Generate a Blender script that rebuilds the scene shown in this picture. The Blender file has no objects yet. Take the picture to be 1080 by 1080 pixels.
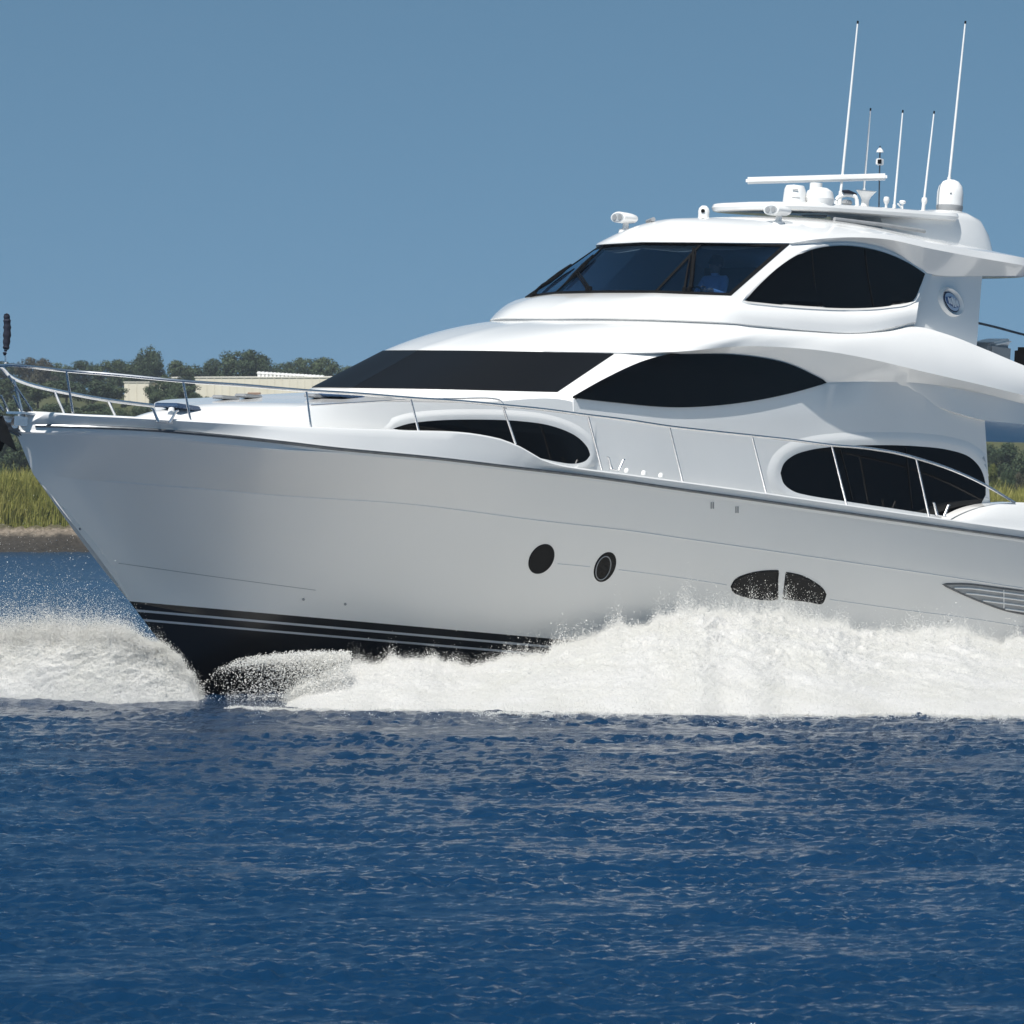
import bpy, bmesh, math, random
import numpy as np
from mathutils import Vector, Matrix
from mathutils.bvhtree import BVHTree

random.seed(7)
rng = np.random.default_rng(7)
sc = bpy.context.scene
COL = sc.collection
R = math.radians

# ------------------------------------------------------------------ camera, sky, sun, exposure
F, HZ, CH = 4000.0, 530.0, 2.53          # focal length in photo pixels, horizon row, camera height
cam = bpy.data.cameras.new("camera")
camo = bpy.data.objects.new("camera", cam)
COL.objects.link(camo)
camo.location = (0, 0, CH)
camo.rotation_euler = (R(90), 0, 0)
cam.sensor_width = 36
cam.lens = 36 * F / 1080
cam.shift_y = -(540 - HZ) / 1080
cam.clip_start = 0.5
cam.clip_end = 6000
cam.dof.use_dof = True            # a long lens focused on the boat
cam.dof.focus_distance = 48.0
cam.dof.aperture_fstop = 10.0
sc.camera = camo

SUN_AZ = Vector((-0.386, -0.922))
SUN_EL = R(58)
world = bpy.data.worlds.new("World")
sc.world = world
world.use_nodes = True
wn = world.node_tree
sky = wn.nodes.new("ShaderNodeTexSky")
sky.sky_type = 'NISHITA'
sky.sun_disc = False
sky.sun_elevation = SUN_EL
sky.sun_rotation = math.atan2(SUN_AZ.x, SUN_AZ.y)
sky.air_density = 1.0
sky.dust_density = 0.0
sky.ozone_density = 7.0
sky.altitude = 5000
bg = wn.nodes["Background"]
bg.inputs[1].default_value = 0.074
hsv = wn.nodes.new("ShaderNodeHueSaturation")
hsv.inputs["Saturation"].default_value = 0.90
hsv.inputs["Hue"].default_value = 0.471
wn.links.new(sky.outputs[0], hsv.inputs["Color"])
wn.links.new(hsv.outputs[0], bg.inputs[0])
# an even sky: the dome is read a little higher than it is looked at
tcw = wn.nodes.new("ShaderNodeTexCoord")
mpw = wn.nodes.new("ShaderNodeMapping")
mpw.inputs["Scale"].default_value = (1, 1, 0.66)
mpw.inputs["Location"].default_value = (0, 0, 0.15)
wn.links.new(tcw.outputs["Generated"], mpw.inputs[0])
wn.links.new(mpw.outputs[0], sky.inputs[0])

sl = bpy.data.lights.new("sun", 'SUN')
sl.energy = 4.4
sl.angle = R(0.5)
sl.color = (1.0, 0.965, 0.91)
so = bpy.data.objects.new("sun", sl)
COL.objects.link(so)
sd = Vector((SUN_AZ.x * math.cos(SUN_EL), SUN_AZ.y * math.cos(SUN_EL), math.sin(SUN_EL)))
so.rotation_euler = sd.to_track_quat('Z', 'Y').to_euler()
so.location = (0, 0, 60)

sc.view_settings.view_transform = 'Standard'
sc.view_settings.look = 'None'
sc.view_settings.exposure = 0.42
sc.view_settings.gamma = 1.0
sc.cycles.use_denoising = True
sc.cycles.max_bounces = 8
sc.cycles.sample_clamp_direct = 3.0
sc.cycles.transparent_max_bounces = 12

# ------------------------------------------------------------------ the yacht's own frame
# local x runs aft from the stem head, local y to starboard, z up; l below means metres to port
YAW, TRIM, HEEL = R(48), R(3.0), R(1.7)
Rm = Matrix.Rotation(YAW, 3, 'Z') @ Matrix.Rotation(TRIM, 3, 'Y') @ Matrix.Rotation(HEEL, 3, 'X')
BOW = Vector(((17 - 540) / F * 48, 48, CH + (HZ - 457) / F * 48))
Tm = BOW - Rm @ Vector((0, 0, 3.40))
Ri = Rm.transposed()
CAML = Ri @ (Vector((0, 0, CH)) - Tm)


def ray(px, py):
    return (Ri @ Vector(((px - 540) / F, 1, (HZ - py) / F))).normalized()


def P(px, py, l=0.0):
    d = ray(px, py)
    k = (-l - CAML.y) / d.y
    return CAML + d * k


def PS(px, py, s):
    d = ray(px, py)
    return CAML + d * ((s - CAML.x) / d.x)


def Z(s, l, py):
    lo, hi = -5.0, 15.0
    for _ in range(40):
        m = (lo + hi) / 2
        w = Rm @ Vector((s, -l, m)) + Tm
        y = HZ - F * (w.z - CH) / w.y
        if y > py:
            lo = m
        else:
            hi = m
    return Vector((s, -l, lo))


def L(s, l, z):
    return Vector((s, -l, z))


# ------------------------------------------------------------------ materials
def mat(name, col=(0.8, 0.8, 0.8), rough=0.5, metal=0.0, coat=0.0, spec=None):
    m = bpy.data.materials.new(name)
    m.use_nodes = True
    b = m.node_tree.nodes["Principled BSDF"]
    b.inputs["Base Color"].default_value = (*col, 1)
    b.inputs["Roughness"].default_value = rough
    b.inputs["Metallic"].default_value = metal
    b.inputs["Coat Weight"].default_value = coat
    b.inputs["Coat Roughness"].default_value = 0.04
    if spec is not None:
        b.inputs["Specular IOR Level"].default_value = spec
    return m


def nodes(m):
    nt = m.node_tree
    return nt, nt.nodes["Principled BSDF"], lambda t: nt.nodes.new("ShaderNode" + t), nt.links.new


def mottle(m, c1, c2, scale, detail=4, rough=None, coord="Object", bump=0.0, vec_scale=None):
    nt, b, N, K = nodes(m)
    tc = N("TexCoord")
    n = N("TexNoise")
    n.inputs["Scale"].default_value = scale
    n.inputs["Detail"].default_value = detail
    src = tc.outputs[coord]
    if vec_scale:
        mp = N("Mapping")
        mp.inputs["Scale"].default_value = vec_scale
        K(src, mp.inputs[0])
        src = mp.outputs[0]
    K(src, n.inputs["Vector"])
    r = N("ValToRGB")
    r.color_ramp.elements[0].position = 0.3
    r.color_ramp.elements[1].position = 0.7
    r.color_ramp.elements[0].color = (*c1, 1)
    r.color_ramp.elements[1].color = (*c2, 1)
    K(n.outputs["Fac"], r.inputs[0])
    K(r.outputs[0], b.inputs["Base Color"])
    if bump:
        bp = N("Bump")
        bp.inputs["Strength"].default_value = bump
        K(n.outputs["Fac"], bp.inputs["Height"])
        K(bp.outputs[0], b.inputs["Normal"])
    return m


M = {}
M['gel'] = mottle(mat('gelcoat_white', rough=0.16, coat=0.5), (0.80, 0.80, 0.79), (0.84, 0.84, 0.83), 0.7)
M['steel'] = mottle(mat('polished_steel', rough=0.27, metal=1.0), (0.72, 0.72, 0.73), (0.85, 0.85, 0.86), 9)
M['dsteel'] = mottle(mat('rub_rail_steel', rough=0.3, metal=0.8), (0.10, 0.11, 0.12), (0.16, 0.17, 0.18), 9)
M['black'] = mottle(mat('black_plastic', rough=0.5, spec=0.15), (0.003, 0.003, 0.0035), (0.006, 0.006, 0.0065), 12)
M['tint'] = mottle(mat('black_window', rough=0.05, spec=0.16), (0.0010, 0.0010, 0.0014), (0.0018, 0.0018, 0.0022), 2)
M['mesh'] = mottle(mat('windshield_cover', rough=0.45, spec=0.3), (0.0025, 0.003, 0.004), (0.004, 0.0045, 0.006), 60)
M['plastic'] = mottle(mat('white_plastic', rough=0.3), (0.76, 0.76, 0.75), (0.82, 0.82, 0.81), 6)
M['grey'] = mottle(mat('grey_plastic', rough=0.4), (0.27, 0.28, 0.29), (0.33, 0.34, 0.35), 6)
M['dkgrey'] = mottle(mat('dark_interior', rough=0.7), (0.02, 0.021, 0.024), (0.035, 0.036, 0.04), 5)
M['navy'] = mottle(mat('navy_cloth', rough=0.85), (0.006, 0.008, 0.018), (0.016, 0.02, 0.04), 25)
M['lens'] = mat('lamp_lens', (0.45, 0.47, 0.48), 0.05, 0.0, 0.6)
M['hatch'] = mottle(mat('hatch_glass', rough=0.08, coat=0.5), (0.05, 0.09, 0.17), (0.06, 0.105, 0.19), 6)  # the blue sheen of the reflected sky is put into this base colour
M['blue'] = mottle(mat('emblem_blue', rough=0.3), (0.02, 0.075, 0.22), (0.035, 0.11, 0.29), 30)
M['navyink'] = mat('emblem_ink', (0.012, 0.022, 0.075), 0.4)
M['pale'] = mat('emblem_pale', (0.50, 0.60, 0.74), 0.4)
M['white_ink'] = mat('emblem_white', (0.74, 0.78, 0.82), 0.4)


def hull_material():
    m = mat('hull_paint', rough=0.34, coat=0.22)
    m.node_tree.nodes['Principled BSDF'].inputs['Coat Roughness'].default_value = 0.14
    nt, b, N, K = nodes(m)
    tc = N("TexCoord")
    sp = N("SeparateXYZ")
    K(tc.outputs["Object"], sp.inputs[0])

    def math_(op, a, c):
        n = N("Math")
        n.operation = op
        for i, v in enumerate((a, c)):
            if isinstance(v, (int, float)):
                n.inputs[i].default_value = v
            else:
                K(v, n.inputs[i])
        return n.outputs[0]
    # d: height above the painted boot line, which runs slightly down towards the stern
    d = math_('SUBTRACT', math_('ADD', sp.outputs['Z'], math_('MULTIPLY', sp.outputs['X'], BOOT[1])), BOOT[0])
    below = math_('LESS_THAN', d, 0.0)
    s1 = math_('MULTIPLY', math_('LESS_THAN', d, -0.098), math_('GREATER_THAN', d, -0.128))
    s2 = math_('MULTIPLY', math_('LESS_THAN', d, -0.215), math_('GREATER_THAN', d, -0.243))
    stripe = math_('MAXIMUM', s1, s2)
    n = N("TexNoise")
    n.inputs["Scale"].default_value = 0.8
    n.inputs["Detail"].default_value = 5
    K(tc.outputs["Object"], n.inputs["Vector"])
    w = N("Mix")
    w.data_type = 'RGBA'
    w.inputs["A"].default_value = (0.80, 0.785, 0.755, 1)
    w.inputs["B"].default_value = (0.84, 0.825, 0.80, 1)
    K(n.outputs["Fac"], w.inputs["Factor"])
    dk = N("Mix")
    dk.data_type = 'RGBA'
    dk.inputs["A"].default_value = (0.004, 0.004, 0.006, 1)
    dk.inputs["B"].default_value = (0.55, 0.56, 0.58, 1)
    K(stripe, dk.inputs["Factor"])
    mx = N("Mix")
    mx.data_type = 'RGBA'
    K(below, mx.inputs["Factor"])
    K(w.outputs["Result"], mx.inputs["A"])
    K(dk.outputs["Result"], mx.inputs["B"])
    K(mx.outputs["Result"], b.inputs["Base Color"])
    # faint long waviness of a moulded side
    n2 = N("TexNoise")
    n2.inputs["Scale"].default_value = 0.9
    n2.inputs["Detail"].default_value = 1
    K(tc.outputs["Object"], n2.inputs["Vector"])
    bp = N("Bump")
    bp.inputs["Strength"].default_value = 0.02
    bp.inputs["Distance"].default_value = 0.2
    K(n2.outputs["Fac"], bp.inputs["Height"])
    K(bp.outputs[0], b.inputs["Normal"])
    K(bp.outputs[0], b.inputs["Coat Normal"])
    return m


def fit_boot():
    pts = [P(137, 635, 0), P(360, 652, 1.0), P(477, 665, 1.5), P(567, 673, 1.8)]
    a = np.polyfit([p.x for p in pts], [p.z for p in pts], 1)
    return float(a[1]), float(-a[0])


BOOT = fit_boot()
M['hull'] = hull_material()


def glass_material():
    m = bpy.data.materials.new('tinted_glass')
    m.use_nodes = True
    nt = m.node_tree
    nt.nodes.clear()
    out = nt.nodes.new("ShaderNodeOutputMaterial")
    tr = nt.nodes.new("ShaderNodeBsdfTransparent")
    tr.inputs[0].default_value = (0.48, 0.60, 0.74, 1)
    gl = nt.nodes.new("ShaderNodeBsdfGlossy")
    gl.inputs["Roughness"].default_value = 0.02
    gl.inputs["Color"].default_value = (0.55, 0.80, 1.0, 1)
    fr = nt.nodes.new("ShaderNodeFresnel")
    fr.inputs["IOR"].default_value = 2.1
    mx = nt.nodes.new("ShaderNodeMixShader")
    ge = nt.nodes.new("ShaderNodeNewGeometry")       # the pane mirrors at its outer face only
    iv = nt.nodes.new("ShaderNodeMath")
    iv.operation = 'SUBTRACT'
    iv.inputs[0].default_value = 1.0
    nt.links.new(ge.outputs["Backfacing"], iv.inputs[1])
    mu = nt.nodes.new("ShaderNodeMath")
    mu.operation = 'MULTIPLY'
    nt.links.new(fr.outputs[0], mu.inputs[0])
    nt.links.new(iv.outputs[0], mu.inputs[1])
    nt.links.new(mu.outputs[0], mx.inputs[0])
    nt.links.new(tr.outputs[0], mx.inputs[1])
    nt.links.new(gl.outputs[0], mx.inputs[2])
    nt.links.new(mx.outputs[0], out.inputs[0])
    return m


M['glass'] = glass_material()


# ------------------------------------------------------------------ mesh helpers
def link(name, me, m, parent=None, kind=None, sharp=32):
    if m is not None:
        if isinstance(m, (list, tuple)):
            for x in m:
                me.materials.append(x)
        else:
            me.materials.append(m)
    o = bpy.data.objects.new(name, me)
    COL.objects.link(o)
    if parent:
        o.parent = parent
    if kind:
        o['kind'] = kind
    if sharp is not None:
        me.polygons.foreach_set("use_smooth", [True] * len(me.polygons))
        me.set_sharp_from_angle(angle=R(sharp))
    return o


def tag(o, label, cat, group=None):
    o['label'] = label
    o['category'] = cat
    if group:
        o['group'] = group
    return o


def bm_link(name, bm, m, parent=None, sharp=32, recalc=True, kind=None):
    if recalc:
        bmesh.ops.recalc_face_normals(bm, faces=bm.faces)
    me = bpy.data.meshes.new(name)
    bm.to_mesh(me)
    bm.free()
    return link(name, me, m, parent, kind, sharp)


def cr(pts, seg, sharp=()):
    """Catmull-Rom through pts with seg subdivisions per span; tangents break at the indices in sharp."""
    p = [np.array(q, float) for q in pts]
    out = []
    n = len(p)
    for i in range(n - 1):
        p1, p2 = p[i], p[i + 1]
        p0 = p[i - 1] if i > 0 and i not in sharp else 2 * p1 - p2
        p3 = p[i + 2] if i + 2 < n and (i + 1) not in sharp else 2 * p2 - p1
        d01, d12, d23 = (max(1e-4, np.linalg.norm(a - b)) ** 0.5 for a, b in ((p1, p0), (p2, p1), (p3, p2)))
        m1 = d12 * ((p1 - p0) / d01 - (p2 - p0) / (d01 + d12) + (p2 - p1) / d12)
        m2 = d12 * ((p2 - p1) / d12 - (p3 - p1) / (d12 + d23) + (p3 - p2) / d23)
        k = seg[i] if isinstance(seg, (list, tuple)) else seg
        for j in range(k):
            t = j / k
            h = (2 * t**3 - 3 * t**2 + 1) * p1 + (t**3 - 2 * t**2 + t) * m1 + (-2 * t**3 + 3 * t**2) * p2 + (t**3 - t**2) * m2
            out.append(h)
    out.append(p[-1])
    return np.array(out)


def pchip(x, y, q):
    x, y, q = (np.asarray(a, float) for a in (x, y, q))
    h = np.diff(x)
    d = np.diff(y) / h
    m = np.zeros_like(x)
    for i in range(1, len(x) - 1):
        if d[i - 1] * d[i] > 0:
            w1, w2 = 2 * h[i] + h[i - 1], h[i] + 2 * h[i - 1]
            m[i] = (w1 + w2) / (w1 / d[i - 1] + w2 / d[i])
    m[0], m[-1] = d[0], d[-1]
    i = np.clip(np.searchsorted(x, q) - 1, 0, len(x) - 2)
    t = (q - x[i]) / h[i]
    return ((2*t**3 - 3*t**2 + 1) * y[i] + (t**3 - 2*t**2 + t) * h[i] * m[i]
            + (-2*t**3 + 3*t**2) * y[i+1] + (t**3 - t**2) * h[i] * m[i+1])


TN = 120
TT = np.linspace(0, 1, TN) ** 1.35


def scurve(pts):
    """A curve running aft, resampled on TT; pts are local vectors in order of x."""
    a = np.array([tuple(p) for p in pts])
    o = np.argsort(a[:, 0])
    a = a[o]
    keep = np.concatenate([[True], np.diff(a[:, 0]) > 1e-3])
    a = a[keep]
    s = a[0, 0] + (a[-1, 0] - a[0, 0]) * TT
    return np.stack([s, pchip(a[:, 0], a[:, 1], s), pchip(a[:, 0], a[:, 2], s)], 1)


def rings_mesh(rings, mirror=True, cap_ends=False, skip=None):
    """bmesh skin across a list of equally long point arrays, mirrored to starboard."""
    bm = bmesh.new()
    for sgn in ((1, -1) if mirror else (1,)):
        V = [[bm.verts.new((p[0], p[1] * sgn, p[2])) for p in r] for r in rings]
        for i in range(len(V) - 1):
            for j in range(len(V[i]) - 1):
                if skip and skip(i, j):
                    continue
                try:
                    bm.faces.new((V[i][j], V[i][j+1], V[i+1][j+1], V[i+1][j]))
                except ValueError:
                    pass
        if cap_ends and sgn == 1:
            last = [r[-1] for r in rings]
            f = [bm.verts.new(p) for p in last] + [bm.verts.new((p[0], -p[1], p[2])) for p in reversed(last)]
            bm.faces.new(f)
    bmesh.ops.remove_doubles(bm, verts=bm.verts, dist=2e-4)
    bmesh.ops.dissolve_degenerate(bm, dist=1e-5, edges=bm.edges)
    return bm


def between(a, b, n, bulge=None):
    """n rings strictly between a and b, pushed out by bulge * 4t(1-t)."""
    out = []
    for i in range(1, n + 1):
        t = i / (n + 1)
        r = a * (1 - t) + b * t
        if bulge is not None:
            r = r + np.asarray(bulge) * (4 * t * (1 - t))
        out.append(r)
    return out


def bvh_of(*objs):
    vs, fs = [], []
    for o in objs:
        k = len(vs)
        vs += [v.co.copy() for v in o.data.vertices]
        fs += [[k + i for i in p.vertices] for p in o.data.polygons]
    return BVHTree.FromPolygons(vs, fs)


def hit(bvh, px, py):
    d = ray(px, py)
    loc, nor, _, _ = bvh.ray_cast(CAML, d)
    if loc is None:
        return None, None
    if nor.dot(d) > 0:
        nor = -nor
    return loc, nor


def stick(bvh, px, py, off=0.0):
    loc, nor = hit(bvh, px, py)
    if loc is None:
        q, nor, _, _ = bvh.find_nearest(P(px, py, 2.4))
        loc = q
    return loc + nor * off


def lens_panel(name, top, bot, bvh, m, parent, off=0.008, deep=0.03, nx=48, ny=10):
    """A pane of glass lying on a surface; top and bot are outlines (pixel x, y) from its left to its right tip."""
    t, b = np.array(top, float), np.array(bot, float)
    x0, x1 = t[0, 0], t[-1, 0]
    xs = x0 + (x1 - x0) * (0.5 - 0.5 * np.cos(np.linspace(0, math.pi, nx)))
    tc, bc = cr(np.c_[t, np.zeros(len(t))], 12), cr(np.c_[b, np.zeros(len(b))], 12)
    ty, by = np.interp(xs, tc[:, 0], tc[:, 1]), np.interp(xs, bc[:, 0], bc[:, 1])
    bm = bmesh.new()
    front, back = [], []
    for i in range(nx):
        c = []
        d = []
        for j in range(ny):
            y = ty[i] + (by[i] - ty[i]) * j / (ny - 1)
            loc, nor = hit(bvh, xs[i], y)
            if loc is None:
                loc, nor, _, _ = bvh.find_nearest(P(xs[i], y, 2.4))
            c.append(bm.verts.new(loc + nor * off))
            d.append(bm.verts.new(loc - nor * deep))
        front.append(c)
        back.append(d)
    for i in range(nx - 1):
        for j in range(ny - 1):
            bm.faces.new((front[i][j], front[i+1][j], front[i+1][j+1], front[i][j+1]))
        for j in (0, ny - 1):
            bm.faces.new((front[i][j], front[i+1][j], back[i+1][j], back[i][j]))
    for i in (0, nx - 1):
        for j in range(ny - 1):
            bm.faces.new((front[i][j], front[i][j+1], back[i][j+1], back[i][j]))
    bmesh.ops.remove_doubles(bm, verts=bm.verts, dist=2e-4)
    return bm_link(name, bm, m, parent, sharp=40)


def outline(top, bot, n=60):
    tc, bc = cr(np.c_[np.array(top, float), np.zeros(len(top))], 12), cr(np.c_[np.array(bot, float), np.zeros(len(bot))], 12)
    loop = np.concatenate([tc[:, :2], bc[::-1][1:-1, :2]])
    d = np.r_[0, np.cumsum(np.linalg.norm(np.diff(np.r_[loop, loop[:1]], axis=0), axis=1))]
    lp = np.r_[loop, loop[:1]]
    q = np.linspace(0, d[-1], n, endpoint=False)
    return np.c_[np.interp(q, d, lp[:, 0]), np.interp(q, d, lp[:, 1])]


def offset_loop(loop, k):
    n = len(loop)
    t = np.roll(loop, -2, 0) - np.roll(loop, 2, 0)
    t /= np.linalg.norm(t, axis=1)[:, None] + 1e-9
    nrm = np.c_[t[:, 1], -t[:, 0]]
    if np.mean(np.sum((loop - loop.mean(0)) * nrm, 1)) < 0:
        nrm = -nrm
    return loop + nrm * k


def rim(name, loop, bvh, m, parent, prof):
    """A moulded surround: prof is a list of (pixel offset outwards, height off the surface)."""
    bm = bmesh.new()
    rows = []
    for k, h in prof:
        row = []
        for x, y in offset_loop(loop, k):
            loc, nor = hit(bvh, x, y)
            if loc is None:
                loc, nor, _, _ = bvh.find_nearest(P(x, y, 2.4))
            row.append(bm.verts.new(loc + nor * h))
        rows.append(row)
    n = len(loop)
    for a, b in zip(rows, rows[1:]):
        for i in range(n):
            bm.faces.new((a[i], a[(i+1) % n], b[(i+1) % n], b[i]))
    return bm_link(name, bm, m, parent, sharp=35)


def tube_into(bm, pts, r, n=8, cap=True, flat=1.0):
    pts = [Vector(p) for p in pts]
    rr = r if isinstance(r, (list, tuple)) else [r] * len(pts)
    rows = []
    up = Vector((0, 0, 1))
    for i, p in enumerate(pts):
        t = (pts[min(i + 1, len(pts) - 1)] - pts[max(i - 1, 0)]).normalized()
        ref = up if abs(t.dot(up)) < 0.95 else Vector((1, 0, 0))
        a = t.cross(ref).normalized()
        b = a.cross(t).normalized()
        rows.append([bm.verts.new(p + (a * math.cos(2*math.pi*k/n) + b * math.sin(2*math.pi*k/n) * flat) * rr[i]) for k in range(n)])
    for A, B in zip(rows, rows[1:]):
        for k in range(n):
            bm.faces.new((A[k], A[(k+1) % n], B[(k+1) % n], B[k]))
    if cap:
        bm.faces.new(rows[0][::-1])
        bm.faces.new(rows[-1])


def tube(name, pts, r, m, parent, n=8, flat=1.0):
    bm = bmesh.new()
    tube_into(bm, pts, r, n, True, flat)
    return bm_link(name, bm, m, parent, sharp=40)


def lathe_into(bm, prof, base, axis=Vector((0, 0, 1)), n=28):
    q = Vector((0, 0, 1)).rotation_difference(axis).to_matrix()
    rows = []
    for r, h in prof:
        rows.append([bm.verts.new(base + q @ Vector((r * math.cos(2*math.pi*k/n), r * math.sin(2*math.pi*k/n), h))) for k in range(n)])
    for A, B in zip(rows, rows[1:]):
        for k in range(n):
            bm.faces.new((A[k], A[(k+1) % n], B[(k+1) % n], B[k]))
    bm.faces.new(rows[0][::-1])
    bm.faces.new(rows[-1])


def lathe(name, prof, base, m, parent, axis=Vector((0, 0, 1)), n=28):
    bm = bmesh.new()
    lathe_into(bm, prof, Vector(base), axis, n)
    return bm_link(name, bm, m, parent, sharp=35)


def box_into(bm, c, size, bevel=0.01, rot=None, seg=2):
    r = bmesh.ops.create_cube(bm, size=1.0)
    vs = r['verts']
    for v in vs:
        v.co = Vector((v.co.x * size[0], v.co.y * size[1], v.co.z * size[2]))
    if bevel:
        es = list({e for v in vs for e in v.link_edges})
        g = bmesh.ops.bevel(bm, geom=es, offset=bevel, segments=seg, affect='EDGES')
        vs = list({v for f in g['faces'] for v in f.verts} | {v for v in vs if v.is_valid})
    for v in vs:
        co = rot @ v.co if rot else v.co
        v.co = co + Vector(c)


def box(name, c, size, m, parent, bevel=0.01, rot=None):
    bm = bmesh.new()
    box_into(bm, c, size, bevel, rot)
    return bm_link(name, bm, m, parent, sharp=40)


# ------------------------------------------------------------------ YACHT
yacht = bpy.data.objects.new('yacht', None)
COL.objects.link(yacht)
YM = Matrix.Translation(Tm) @ Rm.to_4x4()
yacht.matrix_world = YM
yacht.empty_display_size = 0.3
tag(yacht, 'large white motor yacht with black windows planing to the left', 'yacht')

# --- hull
AFT = 22.0
S_px = [(17, 457, 0.0), (60, 458.5, .32), (100, 460, .68), (167, 463.5, 1.20), (233, 470, 1.68), (300, 476, 2.12), (360, 479, 2.38),
        (450, 486.5, 2.64), (540, 497, 2.82), (620, 506.5, 2.94), (722, 521, 3.04), (800, 532, 3.08), (900, 546.5, 3.1), (1080, 572, 3.1)]
S = [P(*q) for q in S_px]
S.append(L(AFT, 2.95, S[-1].z - 0.12))
hS = scurve(S)
C_px = [(80, 505, .15), (180, 513, .86), (300, 523, 1.58), (433, 532, 2.18), (567, 549, 2.62), (660, 559.5, 2.80), (720, 568, 2.87), (853, 587, 2.96), (997, 608, 2.98), (1080, 621, 2.98)]
C = [P(35, 500, 0)] + [P(*q) for q in C_px]
C.append(L(AFT, 2.80, C[-1].z - 0.25))
hC = scurve(C)
Kc = [P(137, 635, 0), L(3.0, .30, 1.22), L(4.9, .98, 1.08), L(6.6, 1.5, .92), L(8, 1.86, .78), L(11, 2.2, .55), L(14, 2.38, .40), L(18, 2.45, .30), L(AFT, 2.45, .25)]
hK = scurve(Kc)
Bt = [P(207, 728, 0), P(225, 748, 0), L(4.6, 0, -.45), L(6.5, 0, -.70), L(10, 0, -.8), L(AFT, 0, -.6)]
hB = scurve(Bt)
# the stem runs through these points
stem_x = [P(x, y, 0) for x, y in ((17, 457), (22, 478), (33, 497), (73, 548), (98, 583), (137, 635))]
mid = []
for i in range(1, 8):
    t = i / 8
    r = hC * (1 - t) + hK * t
    conc = np.exp(-((r[:, 0] - 3.5) / 2.6) ** 2) * 0.10 * 4 * t * (1 - t)
    r[:, 1] += conc
    mid.append(r)
up = between(hS, hC, 3)
bott = between(hK, hB, 5)
rings = [hS] + up + [hC] + mid + [hK] + bott + [hB]
hull = bm_link('hull', rings_mesh(rings, cap_ends=True), M['hull'], yacht, sharp=9)
bv_hull = bvh_of(hull)

# --- gunwale: rub rail line, bulwark and caps
RUB_px = [(40, 449, .17), (95, 450.5, .68), (150, 453, 1.12), (235, 460, 1.73), (300, 467, 2.14), (360, 474, 2.40), (450, 482.5, 2.66), (540, 493, 2.84), (620, 502.5, 2.96), (722, 517, 3.06), (800, 528, 3.10), (900, 542.5, 3.12), (1080, 568, 3.12)]
RUB = [P(20, 450, 0.02)] + [P(*q) for q in RUB_px]
RUB.append(L(AFT, 2.99, RUB[-1].z - .12))
gR = scurve(RUB)
TOP_px = [(42, 434.5, .20), (85, 437, .62), (120, 438.5, .92), (200, 443, 1.52), (300, 449, 2.10), (380, 452.5, 2.42), (430, 454, 2.56), (490, 456, 2.72), (522, 461, 2.79), (550, 471, 2.86), (575, 485, 2.92), (600, 491.5, 2.95),
          (660, 499.5, 3.00), (800, 518.5, 3.10), (900, 533, 3.12), (990, 546, 3.12)]
TOP = [P(29, 435, 0.02)] + [P(*q) for q in TOP_px] + [P(1080, 558.5, 3.12)]
TOP.append(L(AFT, 2.94, TOP[-1].z - .12))
gT = scurve(TOP)


def inset(c, d, dz=0.0):
    o = c.copy()
    o[:, 1] = np.minimum(0, c[:, 1] + d * np.minimum(1, np.abs(c[:, 1]) / 0.6))
    o[:, 2] += dz
    return o


chamf = hS.copy()
w_ = np.clip(1 - (chamf[:, 0] - 1.0) / 2.0, 0, 1)
chamf[:, 1] -= 0.010 + 0.025 * np.clip((4.0 - chamf[:, 0]) / 2.0, 0, 1)
chamf[:, 2] += 0.02
gT2 = inset(gT, 0.12, 0.006)
gT3 = inset(gT, 0.15, -0.02)
zdeck = pchip([-1, 0, 3, 5.5, 7.5, 12, 18, AFT + 1], [3.57, 3.57, 3.52, 3.30, 3.16, 3.02, 2.86, 2.7], gT[:, 0])
gT4 = gT3.copy()
gT4[:, 2] = np.minimum(gT3[:, 2] - 0.005, zdeck)
gun = bm_link('gunwale', rings_mesh([hS, chamf, inset(gR, 0.015, -.05), inset(gR, 0.0, 0.0), inset(gR, 0.04, 0.025)] + between(inset(gR, 0.04, 0.025), inset(gT, 0.01, -.02), 2) + [inset(gT, 0.01, -.02), inset(gT, .02, 0), gT2, gT3, gT4]), M['gel'], yacht, sharp=25)
sel = gR[gR[:, 0] > 0.12]
bm = bmesh.new()
for sgn in (1, -1):
    tube_into(bm, [(p[0], (p[1] - 0.012) * sgn, p[2] + 0.002) for p in sel], 0.027, 8, flat=0.8)
bm_link('rub_rail', bm, M['dsteel'], yacht)
# thin mouldings along the topsides
for pts in ([(588, 594.8), (622, 598.0)], [(652, 601), (720, 610), (766, 617)], [(875, 632.5), (950, 643), (1020, 652), (1079, 661)]):
    c = cr([(x, y, 0) for x, y in pts], 10)
    tube('hull_moulding', [stick(bv_hull, x, y, 0.0) for x, y, _ in c], 0.009, M['gel'], yacht, 6)

tube('hull_moulding', [stick(bv_hull, x, y, 0.0) for x, y, _ in cr([(x, y, 0) for x, y in ((110, 507.5), (180, 513), (300, 523), (433, 532), (567, 549), (660, 559.5), (720, 568), (853, 587), (997, 608), (1079, 620.5))], 8)], 0.010, M['gel'], yacht, 6)
tube('hull_moulding', [stick(bv_hull, x, y, -0.002) for x, y, _ in cr([(125, 594, 0), (217, 607, 0), (333, 622.5, 0)], 10)], 0.005, M['grey'], yacht, 6)

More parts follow.
